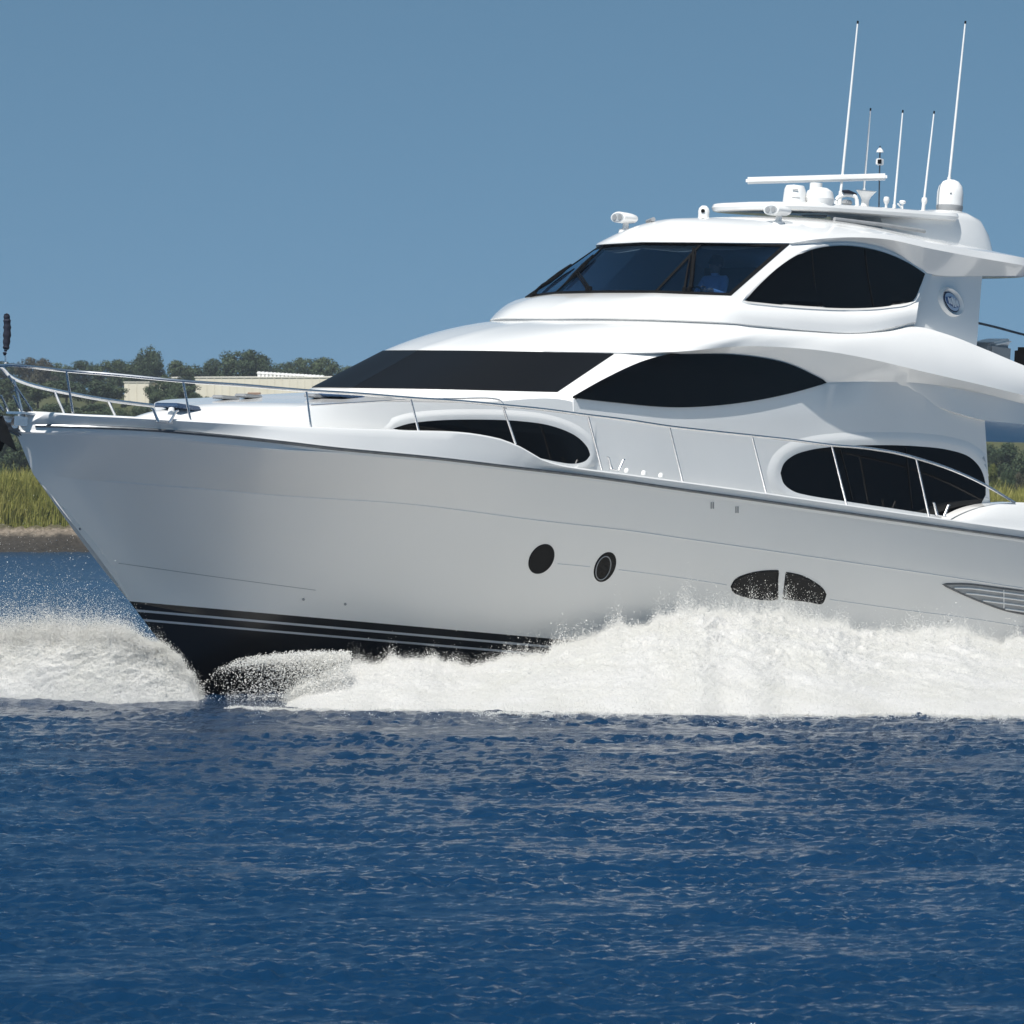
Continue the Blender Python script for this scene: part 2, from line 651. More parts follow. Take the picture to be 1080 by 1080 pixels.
# --- deck
dk = [gT4]
cz = pchip([-1, 1.2, 3, 6, 9, AFT + 1], [0.02, 0.08, 0.10, 0.10, 0.06, 0.04], gT4[:, 0])
for t in (0.3, 0.6, 1.0):
    r = gT4.copy()
    r[:, 1] *= (1 - t)
    r[:, 2] += cz * (1 - (1 - t) ** 2)
    dk.append(r)
deck = bm_link('deck', rings_mesh(dk), M['gel'], yacht)

# --- coach roof on the foredeck
c0 = scurve([L(1.35, 0.0, 3.50), L(1.8, .20, 3.50), L(2.3, .50, 3.50), L(2.9, .92, 3.48), L(3.7, 1.42, 3.44), L(5, 1.95, 3.30), L(6.5, 2.30, 3.18), L(8.3, 2.44, 3.1)])
c1 = scurve([L(1.4, 0.0, 3.58), L(1.85, .18, 3.60), L(2.3, .46, 3.62), P(240, 441, .66), P(280, 434.5, 1.06), P(325, 427.5, 1.48), P(400, 424, 1.92), P(500, 425, 2.26), P(590, 421, 2.38), L(8.4, 2.40, 4.33)])
c2 = scurve([L(1.45, 0, 3.62), L(1.8, 0, 3.69), P(172, 432, 0), P(206, 427, 0), P(245, 424, 0), P(285, 421.5, 0), P(330, 416, 0), P(385, 414, 0), L(8.6, 0, 4.35)])
cr_ = [c0] + between(c0, c1, 2, bulge=np.c_[0 * TT, -0.03 * np.clip(TT * 8, 0, 1), 0 * TT]) + [c1]
for t in (0.08, 0.2, 0.4, 0.7, 1.0):
    r = c1 * (1 - t) + c2 * t
    r[:, 2] = c1[:, 2] + (c2[:, 2] - c1[:, 2]) * (1 - (1 - t) ** 2)
    cr_.append(r)
coach = bm_link('coach_roof', rings_mesh(cr_), M['gel'], yacht, sharp=28)

# --- deckhouse
SH = (2, 3, 6)
SEG = [8, 8, 10, 8, 8, 8, 8, 8, 8]
R0 = cr([L(5.9, 0, 3.9), L(6.3, 1.2, 3.9), L(7.55, 2.2, 3.1), L(8.0, 2.43, 3.0), L(10.4, 2.46, 2.98), L(12.6, 2.47, 2.95), L(13.5, 2.47, 2.92), L(14.6, 2.47, 2.9), L(16.2, 2.47, 2.87), L(18.05, 2.46, 2.8)], SEG, SH)
R1 = cr([Z(5.95, 0, 411), Z(6.36, 1.2, 412.3), P(590, 415.5, 2.20), P(605, 421, 2.40), P(715, 430.5, 2.46), P(815, 420.5, 2.47), P(872, 405.5, 2.46), P(919, 404.5, 2.5), P(974, 407, 2.56), P(1037, 418, 2.60)], SEG, SH)
R2p = [Z(7.3, 0, 369.5), Z(7.72, 1.1, 370.3), P(653, 373, 2.0), P(716, 374, 2.36), P(780, 375, 2.40), P(830, 384, 2.43), P(871.5, 403.5, 2.44), P(919, 402.5, 2.5), P(974, 404.5, 2.58), P(1037, 415, 2.66)]
R2 = cr(R2p, SEG, SH)
hb = np.zeros_like(R1)
hb[:, 0] = -0.13 * np.exp(-((np.arange(len(R1)) - 26) / 5.0) ** 2)
house = bm_link('deckhouse', rings_mesh([R0] + between(R0, R1, 4) + [R1] + between(R1, R2, 8, hb) + [R2], cap_ends=True), M['gel'], yacht, sharp=28)
bv_house = bvh_of(house, coach)

# --- flybridge deck, its brow over the side windows and the roof up to the pilothouse
SEGF = SEG + [5, 8]
z_end = -0.25
J2 = cr([L(7.6, 0, 4.85), L(8.0, 1.1, 4.85), L(9.1, 2.1, 4.95), L(10.2, 2.25, 5.0), L(11.5, 2.3, 5.0), L(12.6, 2.3, 4.95), L(13.5, 2.3, 4.9), P(930, 412, 2.4), P(1010, 436, 2.62), P(1040, 443.5, 2.66), P(1080, 447.5, 2.80), L(AFT, 2.85, 4.70)], SEGF, SH)
R2f = cr(R2p + [P(1080, 426, 2.80), L(AFT, 2.86, 4.88)], SEGF, SH)
R3p = [Z(7.33, 0, 368.6), Z(7.75, 1.1, 369.4), P(655, 371.8, 2.02), P(716, 370.8, 2.42), P(780, 365.2, 2.53), P(830, 366.5, 2.60), P(872, 370.5, 2.68), P(919, 379, 2.75), P(974, 392, 2.83), P(1037, 406.5, 2.90), P(1080, 417, 2.93), L(AFT, 2.95, 4.98)]
R3 = cr(R3p, SEGF, ())
R4p = [Z(9.85, 0, 337.5), Z(10.18, 1.25, 338), P(757, 342, 2.2), P(800, 345, 2.33), P(850, 349.5, 2.36), P(905, 352.5, 2.37), P(940, 349, 2.37), P(966, 344.5, 2.38), P(1000, 353, 2.5), P(1037, 367.5, 2.63), P(1080, 385.5, 2.76), L(AFT, 2.9, 5.15)]
R4 = cr(R4p, SEGF, ())
bul = np.zeros_like(R3)
nfront = 16
bul[:, 2] = np.interp(np.arange(len(R3)), [0, nfront, 40, 70, 95], [0.05, 0.05, 0.07, 0.04, 0.0])
bul[:, 1] = -np.interp(np.arange(len(R3)), [0, nfront, 30, 70, 95], [0.0, 0.05, 0.08, 0.05, 0.03])
bul[:, 0] = -np.interp(np.arange(len(R3)), [0, nfront, 30], [0.03, 0.02, 0.0])
top = R4.copy()
top[:, 1] *= 0.0
top[:, 2] += 0.0
inner = R4.copy()
inner[:, 1] = np.minimum(0, inner[:, 1] + 0.12)
fly = bm_link('flybridge_deck', rings_mesh([J2 * [1, 0, 1], J2] + [R2f, R3] + between(R3, R4, 7, bul) + [R4, inner, top], cap_ends=True), M['gel'], yacht, sharp=30)
bv_fly = bvh_of(fly)

# --- pilothouse
SG = [8, 8, 8, 8, 8, 8]
SHP = (1, 2, 3)
P0 = cr([Z(9.86, 0, 334.8), Z(10.12, 1.1, 335), P(752, 339.0, 2.16), P(800, 343, 2.37), P(860, 349, 2.41), P(910, 350.5, 2.41), P(966, 339, 2.36)], SG, ())
P0b = cr([Z(9.92, 0, 338.5), Z(10.2, 1.1, 338.5), P(754, 343.0, 2.12), P(800, 346.5, 2.32), P(860, 352, 2.34), P(910, 353.5, 2.34), P(965, 343, 2.28)], SG, ())
P1 = cr([Z(11.1, 0, 309), Z(11.2, .98, 309), P(771, 312, 2.02), P(786, 318.5, 2.10), P(853, 323.5, 2.15), P(908, 325.5, 2.17), P(969, 318.5, 2.17)], SG, SHP)
P2 = cr([Z(12.1, 0, 256), Z(12.26, .95, 256.5), P(832.5, 258, 1.90), P(862, 256, 2.01), P(898, 254, 2.05), P(938, 262, 2.07), P(986, 284, 2.08)], SG, SHP)
pb_ = np.zeros_like(P1)
pb_[:, 0] = -0.13 * np.exp(-((np.arange(len(P1)) - 24) / 4.0) ** 2)
skb = np.tile([-0.06, -0.05, 0.05], (len(P1), 1))
skb[:, 1] *= np.clip(np.arange(len(P1)) / 10.0, 0, 1)
rg = [P0b, P0] + between(P0, P1, 4, skb) + [P1] + between(P1, P2, 7, pb_) + [P2]
iP1 = 6
shell_bm = rings_mesh(rg, skip=lambda i, j: i >= iP1 and j < 16)
shell = bm_link('pilothouse', shell_bm, M['gel'], yacht, sharp=28)
full = bm_link('pilothouse_proxy', rings_mesh(rg), M['gel'], None, sharp=28)
bv_ph = bvh_of(full)
bpy.data.objects.remove(full, do_unlink=True)
# recessed aft panel of the pilothouse
pa = cr([P(950, 340, 2.08), P(990, 352, 2.10), P(1030, 366, 2.12)], 8)
pb = cr([P(952, 318, 2.03), P(997, 318, 2.08), P(1033.5, 320, 2.08)], 8)
pc = cr([P(957, 284, 2.0), P(1000, 288, 2.06), P(1036, 288, 2.06)], 8)
panel = bm_link('aft_panel', rings_mesh([pa] + between(pa, pb, 2) + [pb] + between(pb, pc, 2) + [pc], cap_ends=True), M['gel'], yacht)
bv_panel = bvh_of(panel)

# --- hardtop
SGH = [8, 8, 8, 8, 8, 8, 6, 6, 6, 6]
U = cr([Z(12.1, 0, 256), Z(12.26, .95, 256.5), P(832.5, 258, 1.90), P(862, 257, 2.0), P(900, 256, 2.04), P(938, 264, 2.07), P(978, 288, 2.1), P(1037, 291, 2.12), P(1076, 291, 2.28), L(19.5, 1.6, 7.24), L(19.7, 0, 7.24)], SGH, (2,))
E_ = cr([Z(12.0, 0, 255.3), Z(12.17, .95, 255.6), P(835, 256.2, 1.93), P(862, 252.3, 2.04), P(900, 250.3, 2.14), P(938, 252.8, 2.24), P(980, 262, 2.34), P(1030, 271.5, 2.42), P(1088, 282, 2.46), L(19.8, 1.8, 7.33), L(20.0, 0, 7.33)], SGH, (2,))
lift = np.interp(np.arange(len(E_)), [0, 16, 32, 56, 64, len(E_)], [0.03, 0.03, 0.06, 0.12, 0.15, 0.15])
E2 = E_.copy()
E2[:, 2] += lift
E2[:, 1] *= 0.985
crown_x = np.interp(E2[:, 0], [12.0, 13.4, 19.6], [13.0, 13.9, 19.0])
crown_z = pchip([12.0, 12.6, 13.5, 15.6, 17.5, 19.7], [7.33, 7.46, 7.60, 7.80, 7.75, 7.5], crown_x)
tops = []
for t in (0.03, .06, 0.1, .15, .2, 0.27, .35, 0.45, .57, 0.7, .85, 1.0):
    r = E2.copy()
    r[:, 0] = E2[:, 0] * (1 - t) + crown_x * t
    r[:, 1] = E2[:, 1] * (1 - t)
    r[:, 2] = E2[:, 2] + (crown_z - E2[:, 2]) * (1 - (1 - t) ** 2.2)
    for _ in range(int(2 + 30 * t)):
        r[1:-1] = (r[:-2] + 2 * r[1:-1] + r[2:]) / 4
    tops.append(r)
Uc = U.copy()
Uc[:, 1] *= 0
hard = bm_link('hardtop', rings_mesh([Uc, U, E_, E2] + tops), M['gel'], yacht, sharp=30)
bv_hard = bvh_of(hard)

# ------------------------------------------------------------------ glazing
def ring_panel(name, a, b, j0, j1, t0, t1, m, parent, off=0.012, deep=0.02, both=True, port=True, n=10):
    """A pane following the skin between two rings, from index j0 to j1 (floats allowed)."""
    js = np.linspace(j0, j1, max(4, int((j1 - j0) * 2)))
    idx = np.arange(len(a))

    def at_(r, j):
        return np.stack([np.interp(j, idx, r[:, k]) for k in range(3)], -1)
    A_, B_ = at_(a, js), at_(b, js)
    G = np.array([A_ * (1 - t) + B_ * t for t in np.linspace(t0, t1, n)])      # n x m x 3
    du = np.gradient(G, axis=1)
    dv = np.gradient(G, axis=0)
    nr = np.cross(du, dv)
    nr /= np.linalg.norm(nr, axis=2)[..., None] + 1e-9
    cen = np.array([14.0, 0.0, 4.5])
    if np.mean(np.sum((G - cen) * nr, 2)) < 0:
        nr = -nr
    fr, bk = G + nr * off, G - nr * deep
    bm = bmesh.new()
    sides = [s for s in (1, -1) if both or (s == 1) == port]
    for s in sides:
        f = [[bm.verts.new((p[0], p[1] * s, p[2])) for p in row] for row in fr]
        k = [[bm.verts.new((p[0], p[1] * s, p[2])) for p in row] for row in bk]
        nn, mm = len(f), len(f[0])
        for g in (f, k):
            for i in range(nn - 1):
                for j in range(mm - 1):
                    bm.faces.new((g[i][j], g[i][j+1], g[i+1][j+1], g[i+1][j]))
        for i in range(nn - 1):
            for j in (0, mm - 1):
                if j == 0 and both and j0 == 0:
                    continue
                bm.faces.new((f[i][j], f[i+1][j], k[i+1][j], k[i][j]))
        for j in range(mm - 1):
            for i in (0, nn - 1):
                bm.faces.new((f[i][j], f[i][j+1], k[i][j+1], k[i][j]))
    bmesh.ops.remove_doubles(bm, verts=bm.verts, dist=2e-4)
    return bm_link(name, bm, m, parent, sharp=40)


ring_panel('windshield', R1, R2, 0, 15.7, 0.04, 0.985, M['mesh'], yacht, 0.012, 0.02)
# three glazed panes of the pilothouse, with black frames
wsc = bpy.data.objects.new('pilothouse_windscreen', None)
COL.objects.link(wsc)
wsc.parent = yacht
ring_panel('pane', P1, P2, 0, 7.8, 0.035, 0.965, M['glass'], wsc, 0.004, 0.006)
for prt in (True, False):
    ring_panel('pane', P1, P2, 8.2, 15.6, 0.035, 0.965, M['glass'], wsc, 0.004, 0.006, both=False, port=prt)
    ring_panel('mullion', P1, P2, 7.85, 8.15, 0.03, 0.97, M['black'], wsc, 0.014, 0.05, both=False, port=prt)
    ring_panel('mullion', P1, P2, 15.55, 16.0, 0.0, 1.0, M['black'], wsc, 0.014, 0.05, both=False, port=prt)
ring_panel('frame_bar', P1, P2, 0, 16, 0.0, 0.04, M['black'], wsc, 0.012, 0.05, n=3)
ring_panel('frame_bar', P1, P2, 0, 16, 0.95, 1.0, M['black'], wsc, 0.012, 0.05, n=3)

WIN = [
    ('side_window', [(604, 420), (640, 400), (680, 382), (716, 373.5), (760, 371), (800, 374), (835, 383), (858, 394.5), (870.5, 404.5)],
     [(604, 420), (650, 425), (700, 429.5), (740, 429), (790, 423.5), (830, 415.5), (870.5, 404.5)], bv_house, None),
    ('pilothouse_window', [(785, 317.5), (800, 301), (820, 283), (840, 270), (860, 262.5), (885, 259.5), (910, 261.5), (935, 268), (957, 278), (974, 289)],
     [(785, 317.5), (830, 322), (870, 324.5), (905, 325), (935, 323), (961, 317.5), (969, 302), (974, 289)], bv_ph, None),
    ('forward_window', [(414, 452), (430, 447), (460, 443.5), (500, 442.5), (545, 444), (580, 449), (607, 460), (619, 472), (622, 480)],
     [(414, 452), (470, 462), (520, 472), (560, 481), (590, 487.5), (606, 489), (617, 486), (622, 480)], bv_house, 'surround'),
    ('saloon_window', [(822.5, 499), (826, 489), (836, 480.5), (852, 475), (880, 471), (920, 469.5), (965, 470.5), (1000, 474.5), (1022, 482), (1034, 495), (1039, 512), (1039, 522)],
     [(822.5, 499), (826, 510), (836, 518), (850, 522), (900, 530), (950, 537.5), (990, 543.5), (1012, 546), (1028, 540), (1039, 522)], bv_house, 'surround'),
]
for nm, t, b, bv, sur in WIN:
    w = lens_panel(nm, t, b, bv, M['tint'], yacht, 0.012 if sur else 0.032, 0.04, 56, 10)
    if sur:
        lp = outline(t, b, 90)
        if nm == 'forward_window':
            rim('window_surround', lp, bv, M['gel'], w, [(11, 0.0), (8.5, 0.008), (6, 0.017), (4.5, .017), (0.5, 0.012), (-1, 0.008)])
        else:
            rim('window_surround', lp, bv, M['gel'], w, [(14, 0.0), (11, 0.010), (7.5, 0.020), (5, .02), (0.5, 0.012), (-1, 0.008)])
bv_win = bvh_of(*[o for o in yacht.children if o.name.startswith(('saloon_window', 'pilothouse_window'))])
for q in ([(856, 264), (858, 290), (862, 323)], [(912, 263), (915, 290), (921, 323)], [(886, 474), (893, 500), (899, 527)], [(955, 472), (958, 500), (962, 536)]):
    tube('window_post', [stick(bv_win, x, y, 0.002) for x, y in q], 0.012, M['black'], yacht, 6)
# bright end trim of the pilothouse window and a faint door post
rim('window_trim', outline(WIN[1][1], WIN[1][2], 90), bv_ph, M['gel'], yacht, [(3.4, 0.0), (3.0, 0.02), (1.6, 0.022), (0.0, 0.012)])

# hull ports
for x, y, rx, ry, op in ((571, 589.5, 13.2, 15.8, False), (638, 598, 11.2, 15.8, True)):
    a = np.linspace(0, 2 * math.pi, 48, endpoint=False)
    tilt = 0.0
    q = np.c_[np.cos(a) * rx, np.sin(a) * ry]
    lp = np.c_[x + q[:, 0] * math.cos(tilt) * 1.0 - q[:, 1] * 0.26, y + q[:, 1] - q[:, 0] * 0.0]
    if op:
        pr = rim('porthole', lp, bv_hull, M['black'], yacht, [(0, 0.001), (-0.4, 0.008), (-1.4, 0.008), (-2.2, -0.06)])
    else:
        pr = rim('porthole', lp, bv_hull, M['black'], yacht, [(0, 0.001), (-0.5, 0.012), (-1.2, 0.012), (-1.6, 0.006)])
    bm = bmesh.new()
    k = 0.93
    f = [bm.verts.new(stick(bv_hull, x + (px - x) * k, y + (py - y) * k, 0.009)) for px, py in lp]
    bm.faces.new(f)
    bm_link('port_glass', bm, M['tint'] if op else M['black'], pr, recalc=False)
    if op:
        q2 = np.c_[x - 2.2 + (lp[:, 0] - x) * 0.66, y + 0.8 + (lp[:, 1] - y) * 0.78]
        tube('port_ring', [stick(bv_hull, u, v, 0.011) for u, v in q2] + [stick(bv_hull, *q2[0], 0.011)], 0.008, M['grey'], pr, 6)
for t, b in (([(771.5, 618.5), (776, 611.5), (788, 606), (804, 602.8), (820.5, 602)], [(771.5, 618.5), (774, 624), (790, 630), (806, 632), (818, 632)]),
             ([(829.5, 604), (845, 607.5), (858, 614), (867, 621), (870.5, 627)], [(825, 631), (840, 632.5), (855, 634.5), (866, 636), (870.5, 627)])):
    w = lens_panel('hull_window', t, b, bv_hull, M['tint'], yacht, 0.008, 0.03, 30, 8)
    rim('window_frame', outline(t, b, 60), bv_hull, M['black'], w, [(1.0, 0.0), (0.8, 0.012), (-0.6, 0.014), (-1.2, 0.006)])
    
# engine room air intake
vt = [(995, 616.5), (1020, 616.5), (1050, 620), (1080, 624), (1110, 629), (1150, 638)]
vb = [(995, 616.5), (1020, 628), (1045, 638), (1062, 643.5), (1085, 648), (1110, 651), (1135, 651), (1150, 638)]
vent = lens_panel('engine_vent', vt, vb, bv_hull, M['grey'], yacht, 0.004, 0.03, 40, 8)
rim('vent_frame', outline(vt, vb, 90), bv_hull, M['dsteel'], vent, [(1.6, 0.0), (1.2, 0.018), (0.2, 0.02), (-0.4, 0.004)])
vtc, vbc = cr(np.c_[np.array(vt, float), np.zeros(len(vt))], 10), cr(np.c_[np.array(vb, float), np.zeros(len(vb))], 10)
bm = bmesh.new()
for q in (3.6, 9.2, 15.0, 20.8):
    xs = np.linspace(1000, 1146, 50)
    ok = [(x, np.interp(x, vtc[:, 0], vtc[:, 1]) + q) for x in xs if np.interp(x, vtc[:, 0], vtc[:, 1]) + q < np.interp(x, vbc[:, 0], vbc[:, 1]) - 0.6]
    if len(ok) > 2:
        tube_into(bm, [stick(bv_hull, x, y, 0.012) for x, y in ok], 0.016, 6)
tube_into(bm, [stick(bv_hull, 1058, y, 0.012) for y in np.linspace(622, 641, 6)], 0.012, 6)
bm_link('vent_slat', bm, M['plastic'], vent)
# small drain fittings in the topsides
for x, y in ((751, 533), (777, 537.5)):
    bm = bmesh.new()
    for dx in (-1.1, 1.1):
        tube_into(bm, [stick(bv_hull, x + dx, y - 3.2, 0.004), stick(bv_hull, x + dx, y + 3.2, 0.004)], 0.011, 6)
    bm_link('hull_drain', bm, M['grey'], yacht)
for x, y in ((320, 632), (364, 637), (84, 558), (1000, 655)):
    lathe('skin_fitting', [(0.0, 0), (0.018, 0), (0.018, 0.012), (0.0, 0.012)], stick(bv_hull, x, y), M['grey'], yacht, hit(bv_hull, x, y)[1] or Vector((0, -1, 0)), 10)

# ------------------------------------------------------------------ rails
port_top = [(3, 385.5), (13, 385), (70, 391), (120, 395), (193, 402), (258, 406.5), (323, 412), (380, 415.5), (433, 420), (482, 423), (530, 427.5), (575, 432), (620, 438), (660, 443), (706, 450), (750, 455), (793, 459.5), (835, 464), (877, 469.5), (903, 471.5), (927, 474.5), (947, 478), (966, 483), (1003, 495), (1038, 511), (1070, 530)]
base_px = [(77, 434), (201, 441.5), (328, 449), (442, 454.5), (544, 467), (635, 494), (720, 506), (808, 518), (893, 531), (980, 544)]
top_px = [(70, 391), (193, 402), (323, 412), (433, 420), (530, 427.5), (620, 438), (706, 450), (793, 459.5), (877, 469.5), (966, 483)]
gTx = np.array([[p[0], -p[1]] for p in gT])


def rail_l(px, py, ins):
    l = 1.0
    for _ in range(200):
        s = P(px, py, l).x
        l += 0.25 * (max(0.0, float(np.interp(s, gTx[:, 0], gTx[:, 1])) - ins) - l)
    return l


def base_pt(px, py):
    for l in np.linspace(0.3, 3.1, 300):
        s = P(px, py, l).x
        if np.interp(s, gTx[:, 0], gTx[:, 1]) - 0.07 <= l and l > 0.4:
            break
    best = min(np.linspace(0.2, 3.08, 400), key=lambda l: abs(np.interp(P(px, py, l).x, gTx[:, 0], gTx[:, 1]) - 0.07 - l))
    return P(px, py, best)


bases = [base_pt(*q) for q in base_px]
bl = [(-b.y) for b in bases]
# the rail leans out a touch at the bow and stands plumb amidships
tx = [q[0] for q in top_px]
tl = [bl[0] + 0.02] + [b - 0.01 for b in bl[1:]]


def top_l(x):
    return float(np.interp(x, [3, 13] + tx + [1070], [0.10, 0.34] + tl + [2.85]))


rail_pts = [P(-2, 386, 0.0)] + [P(x, y, top_l(x)) for x, y in port_top]
rail = tube('bow_rail', cr(rail_pts, 4), 0.021, M['steel'], yacht, 8)
for b, (x, y) in zip(bases, top_px):
    t = P(x, y, top_l(x))
    tube('stanchion', [(b.x, b.y, b.z - 0.02), (t.x, t.y, t.z)], 0.0155, M['steel'], rail, 8)
mr = [P(328, 427.5, bl[2] - .02), P(380, 424.5, (bl[2] + bl[3]) / 2), P(433, 421.5, bl[3] - .05), P(480, 420.5, (bl[3] + bl[4]) / 2 - .1), P(520, 420.5, bl[4] - .12), P(528, 423, bl[4] - .1), P(534, 431, bl[4] - .03)]
tube('mid_rail', cr(mr, 5), 0.011, M['steel'], rail, 6)
# the starboard rail, seen across the foredeck
sb = [P(-2, 386, 0.0), P(3, 389, -.16), P(9, 395.5, -.36), P(19, 401, -.62), P(37, 407, -1.0), P(74, 415, -1.55), P(114, 422, -1.95), P(163, 428, -2.25), P(230, 436, -2.55), P(330, 446, -2.8), P(440, 452, -2.95)]
rail2 = tube('bow_rail', cr(sb, 5), 0.026, M['steel'], yacht, 8)
for t, l, bx, by in (((14, 398.5), -.50, 24, 437), ((57, 411.5), -1.32, 68, 437), ((114, 422), -1.95, 122, 440), ((230, 436), -2.55, 236, 452), ((330, 446), -2.8, 336, 462)):
    tube('stanchion', [P(*t, l), P(bx, by, l + .03)], 0.018, M['steel'], rail2, 8)
# short legs under the pulpit
pul = [((14, 417), (22, 434), .12), ((9, 396), (34, 433.5), .28)]
bm = bmesh.new()
for a, b, l in pul:
    for s in (1, -1):
        q0, q1 = P(*a, l), P(*b, l)
        tube_into(bm, [(q0.x, q0.y * s, q0.z), (q1.x, q1.y * s, q1.z)], 0.014, 8)
bm_link('pulpit_leg', bm, M['steel'], yacht)

# furled flag on its staff at the stem head
staff = tube('flagstaff', [P(6, 386, 0), P(5.5, 372, 0), P(7.5, 330, 0)], 0.011, M['steel'], yacht)
fl = [P(5, 375, 0), P(5.2, 371.5, 0), P(6.2, 368.5, 0), P(7, 360, 0), P(7.6, 348, 0), P(7.4, 338, 0), P(7.0, 332, 0), P(7, 330.5, 0)]
f_ = cr(fl, 4)
rr = [float(np.interp(i, [0, 3, 5, 9, 14, 20, 25, 28], [0.012, 0.028, 0.012, 0.04, 0.05, 0.045, 0.035, 0.008])) * (1 + 0.13 * math.sin(i * 2.3)) for i in range(len(f_))]
tube('furled_flag', [tuple(p) for p in f_], rr, M['navy'], staff, 10)

# anchor gear at the stem
an = bpy.data.objects.new('anchor', None)
COL.objects.link(an)
an.parent = yacht
bm = bmesh.new()
box_into(bm, P(6, 449, 0.0) + Vector((0, 0, 0)), (0.62, 0.07, 0.10), 0.02, Matrix.Rotation(R(18), 3, 'Y'))
bm_link('shank', bm, M['dsteel'], an)
bm = bmesh.new()
a0, a1, a2, a3 = P(3, 438, .0), P(-6, 458, .34), P(17, 473, .16), P(8, 452, .0)
for s in (1, -1):
    tri = [a0 + Vector((0, 0, 0)), Vector((a1.x, a1.y * s, a1.z)), Vector((a2.x, a2.y * s, a2.z)), a3]
    v = [bm.verts.new(q) for q in tri] + [bm.verts.new(q + Vector((0.03, -0.0, -0.045))) for q in tri]
    for f in ((0, 1, 2, 3), (7, 6, 5, 4), (0, 4, 5, 1), (1, 5, 6, 2), (2, 6, 7, 3), (3, 7, 4, 0)):
        bm.faces.new([v[i] for i in f])
bm_link('fluke', bm, M['black'], an)
bm = bmesh.new()
lathe_into(bm, [(0.0, -.09), (0.07, -.09), (0.045, 0), (0.07, .09), (0.0, .09)], P(11, 446, 0.0), Vector((0, 1, 0)), 16)
for s in (1, -1):
    box_into(bm, P(13.5, 445.5, 0.0) + Vector((0.02, 0.13 * s, 0.02)), (0.22, 0.018, 0.12), 0.006)
bm_link('bow_roller', bm, M['steel'], yacht)
box('bow_plate', P(22, 437.5, 0) + Vector((0.08, 0, 0.02)), (0.42, 0.30, 0.03), M['steel'], yacht, 0.01)


# cleats and fairleads
def cleat(c, axis, size, name='deck_cleat'):
    bm = bmesh.new()
    u = Vector(axis).normalized()
    for k in (-1, 1):
        a = c + u * (k * size * .30)
        b = c + u * (k * size * .62) + Vector((0, 0, size * .62))
        tube_into(bm, [a, a * .55 + b * .45, b, b + u * (k * size * .12) + Vector((0, 0, 0.01))], [size * .085, size * .07, size * .065, size * .05], 8)
    tube_into(bm, [c - u * size * .45, c + u * size * .45], size * .07, 8, flat=0.5)
    bm_link(name, bm, M['steel'], yacht)


bv_deck = bvh_of(deck, gun, coach)
ax = (Vector(gT[60]) - Vector(gT[50]))
cleat(P(173, 445.5, 1.36), P(186, 448, 1.46) - P(160, 446, 1.33), 0.25)
cleat(P(649, 495.5, 2.9), ax, 0.24)
cleat(P(992, 544, 3.0), ax, 0.28)
bm = bmesh.new()
lathe_into(bm, [(0.0, 0), (.05, 0), (.05, .03), (.035, .09), (0.0, .10)], P(180.5, 437.5, 1.2), n=12)
bm_link('deck_fitting', bm, M['plastic'], yacht)
for x, y in ((661, 497), (679, 499.5), (697, 502)):
    lathe('deck_light', [(0.0, -.02), (.034, -.02), (.038, .015), (.024, .04), (0.0, .045)], P(x, y, 2.93), M['plastic'], yacht, n=14)


# hatches on the coach roof
def hatch(cx, cy, l, size, name='deck_hatch'):
    d = ray(cx, cy)
    loc, nor, _, _ = bv_deck.ray_cast(CAML, d)
    if loc is None:
        loc = P(cx, cy, l)
    up_, nor2, _, _ = bv_deck.ray_cast(Vector((loc.x, loc.y, 6)), Vector((0, 0, -1)))
    n = Vector((.04, 0, 1)).normalized()
    q = Vector((0, 0, 1)).rotation_difference(n).to_matrix()
    h = box(name, loc + n * 0.02, (size, size, 0.05), M['hatch'], yacht, 0.02, q)
    box('hatch_pane', loc + n * 0.046, (size * .94, size * .88, 0.02), M['hatch'], h, 0.012, q)


hatch(187, 431, 0.6, 0.46)
hatch(360, 419.5, 0.9, 0.48)
for x, y in ((238, 420.5), (262, 419.0), (335, 419)):
    loc, nor, _, _ = bv_deck.ray_cast(CAML, ray(x, y + 1.2))
    if loc:
        box('deck_hinge', loc + Vector((0, 0, 0.03)), (0.34, 0.22, 0.05), M['grey'], yacht, 0.015)

# ------------------------------------------------------------------ wipers


def on_glass(x, y, off):
    loc, nor = hit(bv_ph, x, y)
    if loc is None:
        q, nor, _, _ = bv_ph.find_nearest(P(x, y, -1.2 if x < 600 else 0.4))
        loc = q
        if nor.x > 0:
            nor = -nor
    return loc + nor * off


def wiper(foot, tip, arms, far=False):
    w = bpy.data.objects.new('wiper', None)
    COL.objects.link(w)
    w.parent = yacht
    if far:
        pf = lambda x, y, o: bv_ph.find_nearest(P(x + 3, y, -1.7))[0] + Vector((-o, o * .5, o * .4))
    else:
        pf = on_glass
    bm = bmesh.new()
    for (x0, y0), (x1, y1) in arms:
        tube_into(bm, [pf(x0, y0, 0.03), pf((x0+x1)/2, (y0+y1)/2, 0.07), pf(x1, y1, 0.05)], [0.02, 0.015, 0.012], 6)
    for (x0, y0), _ in arms:
        lathe_into(bm, [(0, -.03), (.035, -.03), (.03, .04), (0, .05)], pf(x0, y0, 0.02), n=10)
    bm_link('wiper_arm', bm, M['black'], w)
    (xa, ya), (xb, yb) = tip
    tube('wiper_blade', [pf(xa, ya, 0.05), pf((xa*2+xb)/3, (ya*2+yb)/3, 0.045), pf((xa+xb*2)/3, (ya+yb*2)/3, 0.045), pf(xb, yb, 0.05)], [.016, .036, .036, .014], M['black'], w, 6)


wiper(None, ((597, 303), (627, 272)), [((620, 306.3), (609, 291)), ((623, 306.3), (611.5, 290))])
wiper(None, ((729, 307), (732, 264)), [((722, 307), (728, 272)), ((727, 307), (734, 268))])
wiper(None, ((566, 303), (598, 273)), [((559, 310), (574, 286)), ((561, 309), (582, 290))], far=True)

